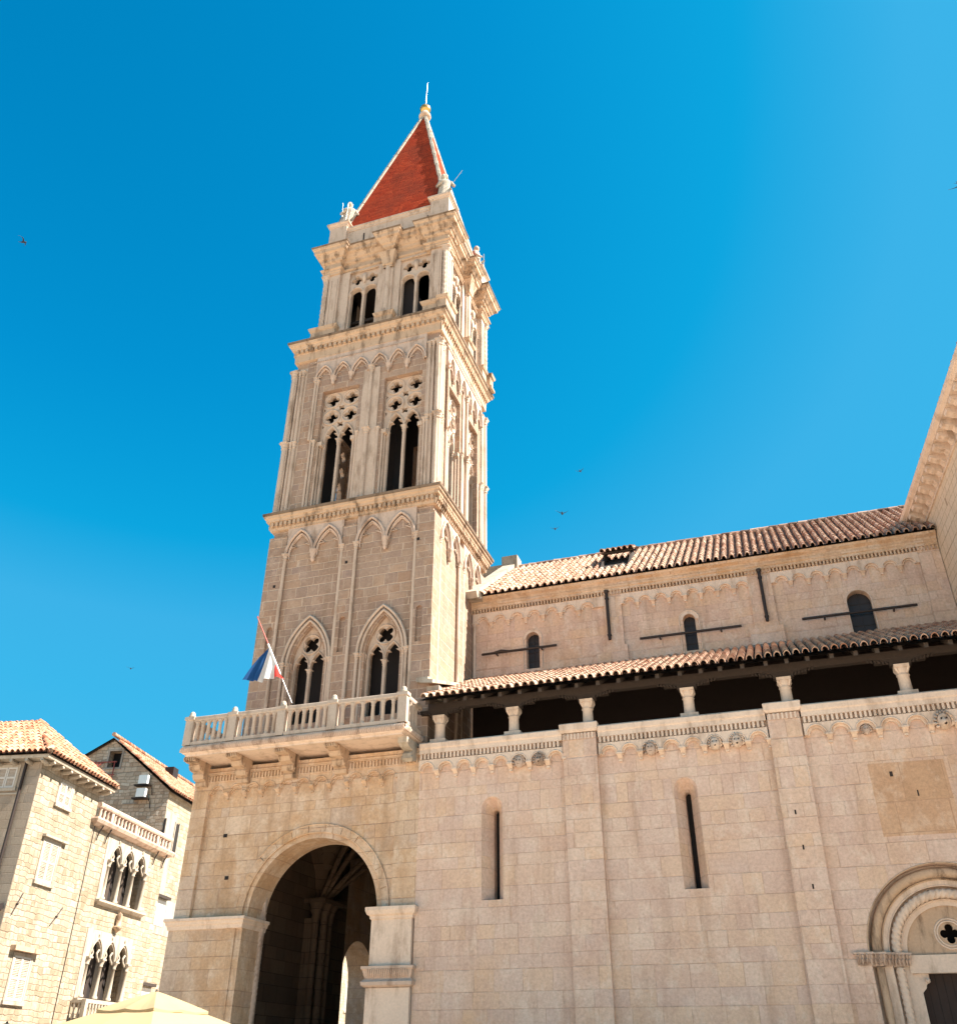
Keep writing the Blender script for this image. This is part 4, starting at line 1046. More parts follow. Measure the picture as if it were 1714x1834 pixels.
# clerestory roof
RY, RZ = 9.2, 20.05
E0 = Vector((0, CY - .42, 16.45)); E1 = Vector((0, RY, RZ)); upv = E1 - E0
mb = MB()
SKX = (-5.35, -4.3); 
def notsky(p): return not (SKX[0] < p.x < SKX[1] and 17.55 < p.z < 19.0)
tile_roof(mb, (CX0 + .45, E0.y, E0.z), (1, 0, 0), upv, CX1 - CX0 + 1.2, upv.length, pitch=.262, rowl=.38, r=.084, seed=5, inside=notsky)
mb.build('main_roof', 'tile', church, tint=True)
mb = MB()
mb.add([(CX0 + .1, E0.y + .03, E0.z - .02), (8, E0.y + .03, E0.z - .02), (8, RY, RZ - .05), (CX0 + .1, RY, RZ - .05), (8, 2 * RY - CY, 16.4), (CX0 + .1, 2 * RY - CY, 16.4)], [(0, 1, 2, 3), (3, 2, 4, 5)])
mb.add([(CX0 + .1, CY, 13), (CX0 + .1, 2 * RY - CY, 13), (CX0 + .1, 2 * RY - CY, 16.4), (CX0 + .1, RY, RZ - .05), (CX0 + .1, CY, 16.45)], [(0, 1, 2, 3, 4)])
mb.build('roof_deck', 'wood', church)
mb = MB(); a = CX0 + .3; rg = random.Random(4)
while a < 7.5:
    q = [(a + dx, RY, RZ + .06 + rg.gauss(0, .006)) for dx in (0, .42)]; mb.tube(q, [.13, .115], 8); mb.t[-10:] = [rg.random()] * 10; a += .37
mb.build('ridge_tiles', 'tile', church, tint=True)
mb = MB()   # stone coping of the west gable
dv = upv.normalized(); nv = Vector((0, -dv.z, dv.y))
for (b0, b1, t0, t1, h) in ((-10.15, -9.62, -.05, 1.03, .26), ):
    p0 = E0 + upv * t0; p1 = E0 + upv * t1
    mb.hexa([(b0, p0.y, p0.z), (b1, p0.y, p0.z), (b1, p1.y, p1.z), (b0, p1.y, p1.z), (b0, p0.y + nv.y * h, p0.z + nv.z * h), (b1, p0.y + nv.y * h, p0.z + nv.z * h), (b1, p1.y + nv.y * h, p1.z + nv.z * h), (b0, p1.y + nv.y * h, p1.z + nv.z * h)])
mb.box(W0, -10.2, -9.5, -(RY + .35), -(RY - .3), 20.0, 20.6)
mb.box(W0, -10.25, -9.55, -4.75, -4.2, 16.3, 16.62)
mb.build('gable_coping', 'white', church)
mb = MB(); rg = random.Random(9)
for j in range(11):
    t = j / 11; y = 6.0 + 3.3 * t; z = 17.55 + 2.75 * t
    x = -12.6
    while x < -10.2:
        w_ = rg.uniform(.4, .75); mb.box(W0, x, min(-10.16, x + w_ - .02), -(y + .5), -y + rg.uniform(-.03, .03), z + rg.uniform(-.02, .02), z + .18 + rg.uniform(0, .03), tint=rg.random()); x += w_
mb.box(W0, -12.6, -10.16, -10.0, -5.9, 14, 17.6)
mb.build('stone_slab_roof', 'tile_old', church, tint=True)
# roof hatch
mb = MB()
def rp_(x, t, h): p = E0 + upv * t; return (x, p.y + nv.y * h, p.z + nv.z * h)
t0, t1 = .34, .66
mb.hexa([rp_(SKX[0], t0, .0), rp_(SKX[1], t0, .0), rp_(SKX[1], t1, .0), rp_(SKX[0], t1, .0), rp_(SKX[0], t0, .06), rp_(SKX[1], t0, .06), rp_(SKX[1], t1, .06), rp_(SKX[0], t1, .06)])
h_ = mb.build('roof_hatch', 'wood', church)
mb = MB()
mb.hexa([rp_(SKX[0] - .1, .52, .42), rp_(SKX[1] + .1, .52, .42), rp_(SKX[1] + .1, .72, .22), rp_(SKX[0] - .1, .72, .22), rp_(SKX[0] - .1, .52, .48), rp_(SKX[1] + .1, .52, .48), rp_(SKX[1] + .1, .72, .28), rp_(SKX[0] - .1, .72, .28)])
for x in (SKX[0], SKX[1]): mb.hexa([rp_(x - .04, t0, .0), rp_(x + .04, t0, 0), rp_(x + .04, .7, 0), rp_(x - .04, .7, 0), rp_(x - .04, t0, .1), rp_(x + .04, t0, .1), rp_(x + .04, .6, .42), rp_(x - .04, .6, .42)])
mb.build('hatch_lid', 'wood', h_)
mb = MB(); tile_roof(mb, rp_(SKX[0] - .15, .5, .5), (1, 0, 0), (Vector(rp_(0, .72, .3)) - Vector(rp_(0, .5, .5))), SKX[1] - SKX[0] + .3, 1.25, pitch=.22, seed=8); mb.build('hatch_tiles', 'tile', h_, tint=True)
# ochre slab set in the wall
mb = MB(); mb.plate(SF, [(1.89, 6.33), (3.6, 6.32), (3.58, 8.02), (1.88, 8.04)], [], -.05, .008); pl_ = mb.build('wall_slab', 'plaque', church)
mb = MB(); mb.box(SF, 2.33, 2.40, .012, .016, 7.70, 7.82); mb.box(SF, 2.84, 2.87, .012, .016, 7.2, 7.34); mb.build('slab_mark', 'void', pl_)
for x, z in ((.02, 7.0), (.06, 6.18), (.12, 5.3)):
    mb = MB(); mb.box(SF, x - .02, x + .02, .17, .174, z - .06, z + .05); mb.build('putlog_hole', 'dark', church)  # flat near-black plate paints the shade inside each hole

# ---- carved heads
def head(x, z, kind, mat='carved', s=1.):
    mb = MB(); fr = Fr((x, 0, 0)); n1, n2 = 18, 12; c = (.0, .12, z)
    loops = []
    for j in range(n2 + 1):
        ph = PI * j / n2 - PI / 2; lp = []
        for i in range(n1):
            th = 2 * PI * i / n1; dx, dy, dz = math.cos(ph) * math.sin(th), math.cos(ph) * math.cos(th), math.sin(ph)
            r = .135 * s
            f = max(0, dy)
            # nose / muzzle, eye hollows, brow
            def g(ax, az, w_): return math.exp(-((dx - ax) ** 2 + (dz - az) ** 2) / w_ ** 2) * (1 if dy > 0 else 0)
            if kind == 'man': r += .07 * s * g(0, -.08, .16) - .04 * s * (g(.36, .14, .17) + g(-.36, .14, .17)) + .03 * g(0, -.75, .25) - .02 * s * g(0, -.42, .1) + .02 * s * (g(.4, .4, .2) + g(-.4, .4, .2))
            elif kind == 'lion': r += .09 * s * g(0, -.3, .32) - .045 * s * (g(.38, .22, .17) + g(-.38, .22, .17)) + .035 * math.sin(th * 9 + 3 * dz) * (1 - f) - .05 * g(0, -.55, .12)
            else: r += .10 * s * g(0, -.3, .27) - .06 * s * (g(.36, .25, .16) + g(-.36, .25, .16)) - .08 * g(0, -.42, .14) + .03 * s * g(0, .55, .2)
            lp.append(fr.p(dx * r * .95, .12 * s + dy * r, z + dz * r * 1.25))
        loops.append(lp)
    mb.loft(loops, True)
    for sx in (-1, 1): mb.tube([fr.p(sx * .11 * s, .1, z + .02), fr.p(sx * .15 * s, .08, z + .07 * s), fr.p(sx * .13 * s, .1, z + .13 * s)], [.02, .035, .015] if kind != 'man' else [.02, .022, .01], 6)
    mb.box(fr, -.09 * s, .09 * s, -.05, .1, z - .1, z + .08)
    h = mb.build('carved_head', mat, church)
    dk_ = MB()  # dark pieces paint the shade of eye hollows and mouth
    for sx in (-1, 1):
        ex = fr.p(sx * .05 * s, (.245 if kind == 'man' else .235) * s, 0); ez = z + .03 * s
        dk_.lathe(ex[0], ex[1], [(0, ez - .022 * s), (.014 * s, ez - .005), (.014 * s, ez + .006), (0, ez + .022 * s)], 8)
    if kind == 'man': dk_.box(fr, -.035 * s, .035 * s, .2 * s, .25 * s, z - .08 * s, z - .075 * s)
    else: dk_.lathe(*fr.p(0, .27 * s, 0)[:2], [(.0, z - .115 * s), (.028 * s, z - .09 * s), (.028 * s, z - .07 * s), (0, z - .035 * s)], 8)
    dk_.build('eye_and_mouth_shade', 'void', h)
    mn = MB()
    for q in range(11 if kind != 'man' else 9):
        t_ = PI * (-.15 + 1.3 * q / (10 if kind != 'man' else 8))
        mn.tube([fr.p(.125 * s * math.cos(t_), .1, z + .15 * s * math.sin(t_)), fr.p(.165 * s * math.cos(t_ + .15), .15 * s, z + .19 * s * math.sin(t_ + .15)), fr.p(.14 * s * math.cos(t_ + .3), .2 * s, z + .16 * s * math.sin(t_ + .3))], [.035 * s, .032 * s, .012], 6)
    mn.build('hair' if kind == 'man' else 'mane', mat, h)
head(-6.96, 8.86, 'man'); head(-6.38, 8.88, 'lion'); head(-3.33, 8.88, 'man', 'carved', 1.05); head(-1.66, 8.87, 'lion', 'trim'); head(-1.10, 8.87, 'beast', 'trim', 1.05); head(2.03, 8.86, 'man', 'carved', .7); head(3.80, 8.88, 'beast', 'trim', 1.25)

# ---- portal
def jf(n_): return n_
portal_orders = MB()
fr = SF
ringband(portal_orders, fr, PCX, PCZ, 1.35, 1.785, -.6, -.3); 
portal_orders.box(fr, PCX - 1.785, PCX - 1.35, -.6, -.3, 0, PCZ); portal_orders.box(fr, PCX + 1.35, PCX + 1.785, -.6, -.3, 0, PCZ)
ringband(portal_orders, fr, PCX, PCZ, .96, 1.349, -.7, -.5)
portal_orders.box(fr, PCX - 1.349, PCX - .96, -.7, -.5, 0, PCZ); portal_orders.box(fr, PCX + .96, PCX + 1.349, -.7, -.5, 0, PCZ)
portal_orders.build('portal_orders', 'trim', church)
mb = MB()
mb.tube([fr.p(a, -.2, z) for a, z in rarch(PCX, PCZ, 1.62, 48)], .11, 12)
mb.tube([fr.p(a, -.27, z) for a, z in rarch(PCX, PCZ, 1.49, 48)], .022, 6); mb.tube([fr.p(a, .0, z) for a, z in rarch(PCX, PCZ, 1.80, 48)], .018, 6)
mb.build('outer_archivolt', 'cornice', church)
mb = MB()
mb.tube([fr.p(a, -.38, z) for a, z in rarch(PCX, PCZ, 1.2, 200)], .10, 15, lobes=3, rate=17., amp=.17)
mb.tube([fr.p(a, -.48, z) for a, z in rarch(PCX, PCZ, 1.08, 48)], .022, 6); mb.tube([fr.p(a, -.29, z) for a, z in rarch(PCX, PCZ, 1.355, 48)], .014, 6)
mb.build('rope_archivolt', 'trim', church)
for s in (-1, 1):
    mb = MB(); x, y, _ = fr.p(PCX + s * 1.63, -.18, 0); mb.lathe(x, y, [(.14, 0), (.14, .1), (.095, .2), (.09, 3.6)], 14); mb.build('portal_column', 'cornice', church)
    mb = MB(); x, y, _ = fr.p(PCX + s * 1.21, -.38, 0); mb.tube([(x, y, .1 + i * .025) for i in range(141)], .092, 15, lobes=3, rate=17., amp=.17); mb.build('twisted_column', 'trim', church)
    mb = MB()
    for xa, n_, hw in ((1.93, .0, .15), (1.66, -.1, .15), (1.45, -.24, .12), (1.24, -.36, .13), (1.07, -.44, .1)):
        c = PCX + s * xa
        mb.moulding(fr, [(c - hw, n_ - .2), (c - hw, n_ + .05), (c + hw, n_ + .05), (c + hw, n_ - .2)], [(-.04, 3.62), (-.03, 3.68), (.0, 3.7), (.02, 3.8), (.03, 3.84), (.06, 3.86), (.06, 3.90), (-.1, 3.91)])
        for k in range(4):
            a_ = c - hw * .9 + k * hw * .6
            mb.tube([fr.p(a_, n_ + .04, 3.64), fr.p(a_, n_ + .08, 3.72), fr.p(a_, n_ + .12, 3.76)], [.02, .028, .02], 5)
            mb.tube([fr.p(a_ + .02, n_ + .05, 3.75), fr.p(a_ + .02, n_ + .1, 3.82), fr.p(a_ + .02, n_ + .12, 3.85)], [.02, .028, .022], 5)
    mb.build('portal_capitals', 'carved', church)
mb = MB()
tz = PCZ - .04
mb.plate(fr, [(PCX - .97, tz)] + rarch(PCX, PCZ, .97, 30) + [(PCX + .97, tz)], [foil(PCX, PCZ + .38, .205, 4, 0, 8)], -.66, -.56)
ty = mb.build('tympanum', 'cornice', church)
mb = MB()
for r, n_ in ((.26, -.55), (.31, -.56)): mb.tube([fr.p(a, n_, z) for a, z in arc(PCX, PCZ + .38, r, 0, 360, 24)[:-1]], .022, 6, closed=True)
mb.build('roundel', 'trim', ty)
mb = MB(); mb.box(fr, PCX - 1.0, PCX + 1.0, -.7, -.46, 3.49, PCZ - .045); mb.build('lintel', 'trim', church)
mb = MB()
for s in (-1, 1):
    c = PCX + s * .93
    mb.box(fr, min(c - s * .1, c + s * .1), max(c - s * .1, c + s * .1), -.75, -.53, 0, 3.48)
    e = PCX + s * .84
    prof = [(0, 3.1), (.04, 3.14), (.1, 3.2), (.12, 3.27), (.17, 3.3), (.2, 3.4), (.2, 3.49), (0, 3.49)]
    L = [(e - s * n_, z) for n_, z in prof]; mb.plate(fr, L, [], -.75, -.54)
    mb.lathe(*fr.p(e - s * .15, -.42, 0)[:2], [(0, 3.28), (.05, 3.31), (.05, 3.37), (0, 3.4)], 8)
mb.build('door_jamb', 'trim', church)
mb = MB(); mb.box(fr, PCX - .85, PCX + .85, -.82, -.74, 0, 4.0)
d_ = mb.build('door', 'void', church)
mb = MB()
for k in range(-4, 5): mb.box(fr, PCX + k * .17 - .006, PCX + k * .17 + .006, -.742, -.735, 0, 3.5)
mb.build('door_board_joint', 'dark', d_)

# =================================================================== tall building on the right
RF = Fr((5.78, 4.7, 0), -84)
rb = thing('side_building', 'tall pale ashlar wall under a bracketed stone cornice at the right edge', 'building', (7, 3, 0))
mb = MB(-84); mb.box(RF, -7, 8.2, -5, 0, 0, 17.22); mb.build('wall', 'right', rb)
mb = MB(); mb.moulding(RF, [(-7, -4), (-7, 0), (8.2, 0), (8.2, -4)], [(-.1, 17.12), (.05, 17.13), (.05, 17.2), (.01, 17.22), (.01, 17.56), (.45, 17.57), (.46, 17.6), (.55, 17.66), (.58, 17.78), (-.5, 17.95)])
cn = mb.build('cornice', 'trim', rb)
a = -4.; k = 0
while a < 8.1:
    mb = MB(); prof = [(0, 17.2), (.06, 17.22), (.12, 17.27), (.15, 17.34), (.26, 17.36), (.34, 17.42), (.42, 17.44), (.44, 17.55), (0, 17.58)]
    hw = .13; mb.loft([[RF.p(a - hw, n_, z) for n_, z in prof], [RF.p(a + hw, n_, z) for n_, z in prof]], caps=True)
    mb.build('cornice_bracket', 'trim', cn); a += .58
mb = MB(); tile_roof(mb, RF.p(-7, .35, 17.97), RF.U, -RF.N + Vector((0, 0, .4)), 15.2, 3.0, seed=12); mb.build('roof', 'tile_or', rb, tint=True)
mb = MB(); mb.hexa([RF.p(-7, .5, 17.92), RF.p(8.2, .5, 17.92), RF.p(8.2, -4, 17.92), RF.p(-7, -4, 17.92), RF.p(-7, .5, 17.94), RF.p(8.2, .5, 17.94), RF.p(8.2, -3, 19.1), RF.p(-7, -3, 19.1)]); mb.build('roof_deck', 'wood', rb)

# =================================================================== houses across the street
HSZ = 1.085  # house group scaled up about the camera position; shift baked into the origin below
HF = Fr((-28.21, 2.04, -.136), 100.5, size=HSZ)            # a runs north along the street fronts, n towards the square
HR = 100.5
def hl_(mb, a, n_, prof, seg=8):
    x, y, _ = HF.p(a, n_, 0); mb.lathe(x, y, [(r * HSZ, HF.p(0, 0, z)[2]) for r, z in prof], seg)
def shutter_window(par, fr, a0, a1, z0, z1, n0=0., leaves=2, open_=False, lintel=None, sill=True, phi=0.):
    mb = MB(phi)
    t = .1
    mb.box(fr, a0 - t, a0, n0 - .1, n0 + .03, z0 - t, z1 + t); mb.box(fr, a1, a1 + t, n0 - .1, n0 + .03, z0 - t, z1 + t)
    mb.box(fr, a0, a1, n0 - .1, n0 + .028, z1, z1 + t); mb.box(fr, a0 - t - .05, a1 + t + .05, n0 - .1, n0 + .09, z0 - t - .04, z0 - .02)
    w_ = mb.build('window', 'white', par)
    wd_ = (a1 - a0) / leaves
    for k in range(leaves):
        l0, l1 = a0 + k * wd_ + .01, a0 + (k + 1) * wd_ - .01
        mb = MB(phi); n1 = n0 + .02
        mb.box(fr, l0, l0 + .05, n0 - .04, n1, z0, z1); mb.box(fr, l1 - .05, l1, n0 - .04, n1, z0, z1)
        for zz in (z0, (z0 + z1) / 2 - .03, z1 - .06): mb.box(fr, l0 + .05, l1 - .05, n0 - .04, n1 - .001, zz, zz + .06)
        z = z0 + .07
        while z < z1 - .08:
            mb.hexa([fr.p(l0 + .05, n1 - .01, z), fr.p(l1 - .05, n1 - .01, z), fr.p(l1 - .05, n1 - .045, z + .02), fr.p(l0 + .05, n1 - .045, z + .02), fr.p(l0 + .05, n1 - .01, z + .01), fr.p(l1 - .05, n1 - .01, z + .01), fr.p(l1 - .05, n1 - .045, z + .03), fr.p(l0 + .05, n1 - .045, z + .03)])
            z += .052
        mb.build('shutter', 'shutter', w_)
    mb = MB(phi); mb.box(fr, a0, a1, n0 - .12, n0 - .06, z0, z1); mb.build('dark_opening', 'dark', w_)
    if lintel:
        mb = MB(phi); mb.box(fr, *lintel[:2], n0 - .02, n0 + lintel[4], lintel[2], lintel[3]); mb.build('lintel', lintel[5], w_)
    return w_
# ---- corner house
h1 = thing('corner_house', 'sunlit cream stone corner house with white shutters and orange tiled hip roof', 'house', (HF.p(3, 0, 0)))
A0, A1 = 2.98, 7.34
mb = MB(HR); mb.box(HF, A0, A1, -9, 0, 0, 11.5); mb.build('wall', 'rubble', h1)
mb = MB(HR); mb.box(HF, A0 - .012, A0, -9, -.01, 0, 11.49); mb.build('side_wall', 'rubble_side', h1)
shutter_window(h1, HF, 4.42, 5.28, 10.32, 11.12, lintel=None)
shutter_window(h1, HF, 4.28, 5.3, 7.52, 8.9, lintel=(4.05, 5.68, 9.02, 9.1, .16, 'white'))
shutter_window(h1, HF, 4.18, 5.22, 3.62, 5.0, lintel=(3.8, 5.5, 5.14, 5.3, .22, 'cornice'))
SF1 = Fr(HF.p(A0 - .012, 0, 0), 10.5, size=HSZ)   # the shaded side, a runs east
shutter_window(h1, SF1, -1.75, -.95, 10.55, 11.3, phi=0)
mb = MB(); mb.tube([SF1.p(-.6, .1, 11.5), SF1.p(-.62, .1, 8), SF1.p(-.64, .1, 0)], .06, 10); mb.build('downpipe', 'iron', h1)
mb = MB(); mb.box(SF1, -9, -.65, -.02, .06, 10.28, 10.34); mb.build('string_course', 'white', h1)
for (a0, z0, a1, z1) in ((3.72, 6.96, 3.34, 6.2), (6.44, 6.86, 5.84, 6.16)):
    mb = MB(); mb.tube([HF.p(a0, .03, z0), HF.p(a1, .03, z1)], .022, 6); hl_(mb, (a0 + a1) / 2, .04, [(.0, (z0 + z1) / 2 - .06), (.06, (z0 + z1) / 2), (0, (z0 + z1) / 2 + .06)], 6); mb.build('wall_anchor', 'iron', h1)
EO = .5
c_se, c_ne = HF.p(A0 - EO, EO, 11.68), HF.p(A1 + .42, EO, 11.68)
pk = Vector(HF.p(5.15, -2.05, 13.8)); pw = Vector(HF.p(5.15, -9, 13.8))
c_sw = HF.p(A0 - EO, -9, 11.68); c_nw = HF.p(A1 + .42, -9, 11.68)
mb = MB(HR); mb.add([c_se, c_ne, c_nw, c_sw, pk, pw], [(0, 1, 4), (1, 2, 5, 4), (3, 0, 4, 5)]); mb.add([HF.p(A0 - EO, EO, 11.64), HF.p(A1 + .42, EO, 11.64), HF.p(A1 + .42, -9, 11.64), HF.p(A0 - EO, -9, 11.64)], [(3, 2, 1, 0)])
mb.build('roof_boards', 'wood', h1)
def insec(A, B, margin=0.):   # keep points between the two hips meeting at pk
    A, B = Vector(A), Vector(B)
    def f(p):
        e = (B - A).normalized(); t = (p - A).dot(e) / (B - A).length
        q = (pk - A).dot(e) / (B - A).length
        h = (p.z - A.z) / (pk.z - A.z)
        return h * q - margin < t < 1 - h * (1 - q) + margin
    return f
mb = MB(HR)
EA, EB = Vector(c_se), Vector(c_ne); mid = EA + (EB - EA) * ((pk - EA).dot((EB - EA).normalized()) / (EB - EA).length); upe = pk - mid
tile_roof(mb, EA + Vector((0, 0, .02)), EB - EA, upe, (EB - EA).length, upe.length, pitch=.25, rowl=.36, r=.1, inside=insec(EA, EB, .02), seed=21)
EA2, EB2 = Vector(c_sw), Vector(c_se); e2 = (EB2 - EA2).normalized(); mid2 = EA2 + e2 * (pk - EA2).dot(e2); ups = pk - mid2
def in2(p):
    t = (Vector(c_se) - p).dot(e2); h = (p.z - EA2.z) / (pk.z - EA2.z); return t > h * (Vector(c_se) - pk).dot(e2) - .02
tile_roof(mb, EA2 + Vector((0, 0, .02)), e2, ups, (EB2 - EA2).length, ups.length, pitch=.25, rowl=.36, r=.1, inside=in2, seed=22)
mb.build('roof', 'tile_or', h1, tint=True)
def ridge(name, par, P0, P1, mat='tile_or', r=.12):
    P0, P1 = Vector(P0), Vector(P1); n = max(2, int((P1 - P0).length / .36)); mb = MB(); rg = random.Random(int(P0.x * 10)); 
    for k in range(n):
        a, b = P0.lerp(P1, k / n), P0.lerp(P1, (k + 1.12) / n); b0 = len(mb.f)
        mb.tube([a + Vector((0, 0, .05)), b + Vector((0, 0, .03))], [r, r * .82], 8); tt = rg.random()
        for q in range(b0, len(mb.f)): mb.t[q] = tt
    return mb.build(name, mat, par, tint=True)
ridge('hip_ridge', h1, c_se, pk, 'tile'); ridge('hip_ridge', h1, c_ne, pk, 'tile'); ridge('hip_ridge', h1, pk, pw, 'tile')
k = 0; a = A0 + .1
mb0 = None
while a < A1 + .3:
    mb = MB(HR); mb.tube([HF.p(a, -.05, 11.42), HF.p(a, .26, 11.42), HF.p(a, .42, 11.47)], [.085, .085, .07], 8); mb.build('eave_corbel', 'white', h1); a += .62
a = -8.5
while a < .2:
    mb = MB(); mb.tube([SF1.p(a, -.05, 11.42), SF1.p(a, .26, 11.42), SF1.p(a, .42, 11.47)], [.085, .085, .07], 8); mb.build('eave_corbel', 'white', h1); a += .62
mb = MB(HR); mb.moulding(HF, [(A0 - .45, -9), (A0 - .45, .45), (A1 + .38, .45), (A1 + .38, -3)], [(-.5, 11.52), (-.02, 11.52), (.0, 11.6), (.0, 11.65), (-.5, 11.66)]); mb.build('eave_slab', 'white', h1)

# wall lamp
wl_ = thing('wall_lamp', 'small dark floodlight fixed to the shaded side of the corner house', 'lamp', SF1.p(-.12, 0, 6.4))
mb = MB(); mb.hexa([SF1.p(-.3, .28, 6.2), SF1.p(-.02, .28, 6.25), SF1.p(-.02, .1, 6.32), SF1.p(-.3, .1, 6.28), SF1.p(-.3, .34, 6.4), SF1.p(-.02, .34, 6.45), SF1.p(-.02, .14, 6.52), SF1.p(-.3, .14, 6.48)]); mb.build('housing', 'iron', wl_)
mb = MB(); mb.tube([SF1.p(-.16, 0, 6.3), SF1.p(-.16, .15, 6.36)], .025, 6); mb.build('bracket', 'iron', wl_)

# ---- palace with three-light gothic windows
h2 = thing('palace', 'sunlit pale stone palace front with two pointed triple windows and a balustraded roof edge', 'house', HF.p(10.8, 0, 0))
mb = MB(HR); P0_, P1_ = 7.342, 14.2
o = [(P0_, 0), (P1_, 0), (P1_, 10.2), (P0_, 10.2)]
T1 = [(9.70, 10.81, 11.92), 7.55, 9.1, 9.72]; T2 = [(9.60, 10.71, 11.82), 3.98, 5.42, 6.06]
rects = []
for cs, z0, zs, za in (T1, T2): rects.append([(cs[0] - .6, z0 - .05), (cs[2] + .6, z0 - .05), (cs[2] + .6, za + .2), (cs[0] - .6, za + .2)])
mb.plate(HF, o, rects, -.5, -.03); mb.box(HF, P0_, P1_, -9, -1.2, 0, 10.19); mb.build('wall', 'rubble', h2)
for (cs, z0, zs, za), big in ((T1, 1), (T2, 0)):
    fb = MB(HR); c0, c2_ = cs[0], cs[2]
    fo = [(c0 - .95, z0 - .1), (c0 - .95, za + .38), (c2_ + .72, za + .38), (c2_ + .72, z0 - .1)]
    hw = .42
    hl = [[(c - .49, z0), (c - .49, zs - .04)] + parch(c, zs, hw, za - zs, 8) + [(c + .49, zs - .04), (c + .49, z0)] for c in cs]
    fb.plate(HF, fo, hl, -.18, .0)
    for c in cs:
        fb.tube([HF.p(a, .02, z) for a, z in [(c - hw - .03, zs - .05)] + parch(c, zs, hw + .05, za - zs + .1, 8) + [(c + hw + .03, zs - .05)]], .035, 6)
        for s in (-1, 1): fb.tube([HF.p(c + s * hw, -.05, zs - .1), HF.p(c + s * .2, -.05, zs + .08), HF.p(c + s * .16, -.05, zs + .2), HF.p(c + s * .3, -.05, zs + .33)], .05, 6)
        hl_(fb, c, .02, [(0, za + .02), (.05, za + .1), (.03, za + .16), (.06, za + .22), (0, za + .3)], 6)
    wf = fb.build('triple_window', 'white', h2)
    fb = MB(HR)
    for c in (cs[0] - .54, (cs[0] + cs[1]) / 2, (cs[1] + cs[2]) / 2, cs[2] + .54):
        fb = MB(HR); hl_(fb, c, .0, [(.13, z0 + .02), (.13, z0 + .08), (.085, z0 + .14), (.075, zs - .28), (.11, zs - .26), (.085, zs - .22), (.12, zs - .12), (.15, zs - .04)], 10); fb.box(HF, c - .15, c + .15, -.15, .15, zs - .04, zs + .02); fb.build('window_column', 'white', wf)
    for k, c in enumerate(cs):
        fb = MB(HR); fb.box(HF, c - .4, c - .16, -.62, -.58, z0, zs + .5); fb.build('inner_shutter', 'wood_end' if big else 'wood', wf)
    fb = MB(HR); fb.box(HF, cs[0] - .6, cs[2] + .6, -.9, -.8, z0 - .05, za + .2); fb.build('dark_room', 'dark', wf)
    fb = MB(HR); fb.moulding(HF, [(c0 - .8, -.2), (c0 - .8, 0), (c2_ + .8, 0), (c2_ + .8, -.2)], [(-.1, z0 - .2), (.06, z0 - .2), (.1, z0 - .14), (.18, z0 - .1), (.18, z0 - .02), (-.4, z0)]); fb.build('sill', 'white', wf)
mb = MB(HR); hl_(mb, 10.75, .1, [(0, 6.48), (.06, 6.54), (.22, 6.68), (.2, 6.74), (.1, 6.76), (.12, 7.0), (.1, 7.22), (0, 7.3)], 8); mb.build('carved_corbel', 'cornice', h2)
# small balcony of the lower window
mb = MB(HR); mb.box(HF, 8.5, 12.6, 0, .6, 3.05, 3.16); mb.box(HF, 8.5, 12.6, .5, .6, 3.78, 3.88); mb.box(HF, 8.5, 8.6, .0, .6, 3.78, 3.88); mb.box(HF, 8.46, 8.62, .46, .63, 3.1, 3.9); bl_ = mb.build('balcony', 'white', h2)
for k in range(17):
    a = 8.72 + k * .23; mb = MB(HR); hl_(mb, a, .55, [(.05, 3.16), (.03, 3.2), (.065, 3.32), (.03, 3.46), (.03, 3.52), (.06, 3.66), (.05, 3.78)], 8); mb.build('baluster', 'white', bl_)
for k in range(2):
    mb = MB(HR); hl_(mb, 8.55, .15 + k * .2, [(.05, 3.16), (.03, 3.2), (.065, 3.32), (.03, 3.46), (.03, 3.52), (.06, 3.66), (.05, 3.78)], 8); mb.build('baluster', 'white', bl_)
# roof-edge balustrade
mb = MB(HR); mb.moulding(HF, [(P0_, -.3), (P0_, .05), (P1_, .05), (P1_, -.3)], [(-.3, 10.12), (.05, 10.14), (.12, 10.2), (.2, 10.24), (.26, 10.36), (.24, 10.42), (-.4, 10.44)]); mb.build('cornice', 'carved', h2)
mb = MB(HR); mb.moulding(HF, [(P0_, .08), (P1_, .08)], [(-.1, 10.86), (.1, 10.86), (.13, 10.92), (.13, 11.0), (.08, 11.06), (-.1, 11.08)]); rl = mb.build('balustrade', 'carved', h2)
for k in range(22):
    a = P0_ + .2 + k * .31; mb = MB(HR)
    if k % 7 == 3: mb.box(HF, a - .1, a + .1, .0, .16, 10.44, 10.86)
    else: hl_(mb, a, .08, [(.07, 10.44), (.07, 10.5), (.05, 10.54), (.075, 10.64), (.05, 10.76), (.075, 10.82), (.07, 10.86)], 8)
    mb.build('baluster', 'carved', rl)
for a0, a1 in ((7.8, 8.5), (13.0, 13.9)):
    for a in (a0, a1):
        mb = MB(HR); mb.tube([HF.p(a, .2, 10.2), HF.p(a - .02, .06, 9.9), HF.p(a - .05, .03, 9.6)], [.03, .035, .02], 6); mb.build('iron_stay', 'iron', h2)
mb = MB(HR); mb.tube([HF.p(7.38, .06, 10.1), HF.p(7.36, .06, 0)], .02, 6); mb.build('cable', 'iron', h2)

